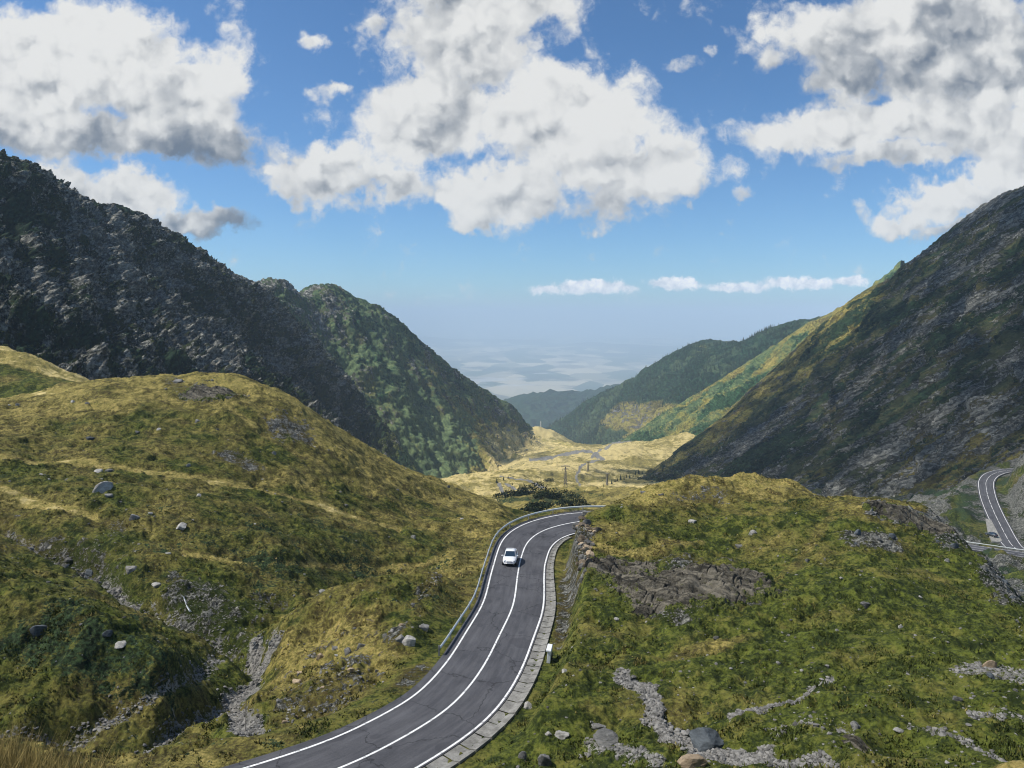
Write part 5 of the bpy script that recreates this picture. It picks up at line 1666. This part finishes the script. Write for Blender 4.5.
def grass(n, weight, hmin, hmax, nb, name, seed, spread=.16, width=.035):
    r_ = np.random.default_rng(seed)
    w = weight.ravel(); w = w / w.sum(); k = r_.choice(len(w), n, p=w)
    pos = np.stack([XX.ravel()[k], YY.ravel()[k], ZZ.ravel()[k] - .03], 1)
    mk = mask.reshape(-1, 4)[k]
    hh = r_.uniform(hmin, hmax, (n, nb)) * r_.uniform(.7, 1.3, (n, 1)); a = r_.uniform(0, 6.28, (n, nb)); ln = r_.uniform(.15, .75, (n, nb))
    bx = pos[:, None, 0] + r_.normal(0, spread, (n, nb)); by = pos[:, None, 1] + r_.normal(0, spread, (n, nb)); bz = np.repeat(pos[:, 2:3], nb, 1)
    ws = width * (1 + pos[:, 1:2] / 60.0) * r_.uniform(.6, 1.3, (n, nb)); b2 = r_.uniform(0, 6.28, (n, nb))
    v0 = np.stack([bx - np.cos(b2) * ws, by - np.sin(b2) * ws, bz], -1); v1 = np.stack([bx + np.cos(b2) * ws, by + np.sin(b2) * ws, bz], -1)
    v2 = np.stack([bx + np.cos(a) * ln * hh, by + np.sin(a) * ln * hh, bz + hh * np.sqrt(1 - .6 * ln ** 2)], -1)
    V_ = np.stack([v0, v1, v2], 2).reshape(-1, 3)
    T_ = np.arange(len(V_)).reshape(-1, 3)
    at = np.repeat(mk, nb * 3, 0)
    o = link(name, raw_mesh(name, V_, None, T_, attrs={'mask': at}, smooth=False), M_blade)
    return tag(o, None, None, None, 'stuff')


asph = np.zeros_like(ZZ); asph[ii] = np.where(sgn < 0, sstep(4.3, 4.1, dist), sstep(5.4, 5.2, dist))
gvis = near & (np.minimum.accumulate(PYf, axis=0) >= PYf - .3) & (PX > -10) & (PX < 1034) & (PYf < 780) & (asph < .5)
gw = gvis * np.clip(1 - rock * 1.6, 0, 1) * np.clip(1 - gravel * 1.5, 0, 1) * (YY < 150)
tuss = .25 + sstep(-.1, .5, fbm2(XX / 1.6, YY / 1.6, 3, .6, 13)) + .6 * sstep(0, .5, fbm2(XX / 7, YY / 7, 3, .6, 15))
grass(7500, gw * tuss ** 3, .06, .26, 7, 'grass', 91)
fg = (YY > 8) & (YY < 17.5) & (PX > -60) & (PX < 330) & (PYf > 752)
fgw = fg * sstep(330, 60, PX) * sstep(840, 775, PYf)
grass(3200, fgw, .25, .70, 4, 'tall_grass', 92, .08, .0048)

# ------------------------------------------------------------------ CLOUDS OVERHEAD, unseen, added to shade the slopes
M_cloud = plain_mat('cloud_white', (.85, .86, .88), 1.0, 0, .05, .002, 0.0)


def cloud_over(points, zc, cell, cover, rad, name='shade_cloud', seed=1):
    """sheet of lumps added out of view, gaps left to pass part of the sun; points: places on the land that lie in its shade"""
    r_ = np.random.default_rng(seed)
    P_ = np.asarray(points, float)
    Q = P_ + np.array(SUN)[None] * ((zc - P_[:, 2]) / SUN.z)[:, None]
    key = np.round(Q[:, :2] / cell).astype(int)
    _, k = np.unique(key, axis=0, return_index=True)
    cen = np.concatenate([key[k] * float(cell), np.full((len(k), 1), float(zc))], 1)
    cen = cen[r_.random(len(k)) < cover[k]]
    n = len(cen); cen[:, :2] += r_.uniform(-.5, .5, (n, 2)) * cell; cen[:, 2] += r_.normal(0, 25, n)
    bmesh_ico(); BV, BT = ICO
    V_ = BV[None] * 2 * r_.uniform(.75, 1.3, (n, len(BV), 1)) * (rad * r_.uniform(.7, 1.3, n))[:, None, None] + cen[:, None]
    T_ = (BT[None] + (np.arange(n) * len(BV))[:, None, None]).reshape(-1, 3)
    return struct(link(name, raw_mesh(name, V_.reshape(-1, 3), None, T_), M_cloud))


def on_slope(info, px, py):
    d = np.hypot(info['px'] - px, info['py'] - py) + np.where((info['s'] < 0) | (info['s'] > 1.05), 1e4, 0)
    k = np.unravel_index(np.argmin(d), d.shape)
    return info['P'][k]


def poly_in(px, py, poly):
    ins = False
    for (x0, y0), (x1, y1) in zip(poly, poly[1:] + poly[:1]):
        if (y0 > py) != (y1 > py) and px < (x1 - x0) * (py - y0) / (y1 - y0) + x0: ins = not ins
    return ins


shade_poly = [(893, 274), (878, 306), (848, 345), (822, 362), (806, 330), (780, 350), (750, 376), (718, 405), (690, 428), (655, 458), (620, 484), (640, 490), (760, 510), (900, 512), (1000, 470), (1090, 440), (1200, 420), (1300, 100), (1100, 120), (1024, 180)]
from functools import reduce
def in_poly(px, py, poly):
    ins = np.zeros(px.shape, bool)
    for (x0, y0), (x1, y1) in zip(poly, poly[1:] + poly[:1]):
        if y0 != y1: ins ^= ((y0 > py) != (y1 > py)) & (px < (x1 - x0) * (py - y0) / (y1 - y0) + x0)
    return ins


px_, py_ = iR1['px'], iR1['py']
sel_ = in_poly(px_, py_, shade_poly) & (iR1['s'] > 0) & (iR1['s'] < 1.0)
b_ = -(px_ - 640) * math.sin(math.radians(33)) + (470 - py_) * math.cos(math.radians(33))
cov = np.where(b_ < 85, .74, .46) * np.where((py_ > 425) & (px_ > 880), .6, 1.0)
cloud_over(iR1['P'][sel_], 2300, 13, cov[sel_], 9.5, seed=5)
# a smaller one over the left side of the valley floor
sel_ = in_poly(PX, PYf, [(478, 434), (505, 432), (530, 441), (538, 452), (515, 462), (485, 458), (465, 446)]) & (YY > 800) & (YY < 1900)
G_ = np.stack([XX[sel_], YY[sel_], ZZ[sel_]], -1)
cloud_over(G_, 2300, 13, np.full(len(G_), .7), 10, seed=6)

SC.cycles.pixel_filter_type = 'BLACKMAN_HARRIS'; SC.cycles.filter_width = 1.05
SC.cycles.use_denoising = True
SC.cycles.denoiser = 'OPENIMAGEDENOISE'
SC.cycles.denoising_input_passes = 'RGB_ALBEDO_NORMAL'
SC.cycles.max_bounces = 5; SC.cycles.diffuse_bounces = 2; SC.cycles.glossy_bounces = 2
SC.cycles.transparent_max_bounces = 8; SC.cycles.volume_bounces = 1
SC.cycles.use_adaptive_sampling = True; SC.cycles.adaptive_threshold = 0.015
SC.view_settings.view_transform = 'Standard'; SC.view_settings.look = 'None'
SC.view_settings.exposure = 0.12; SC.view_settings.gamma = 1.0; SC.view_settings.use_curve_mapping = False
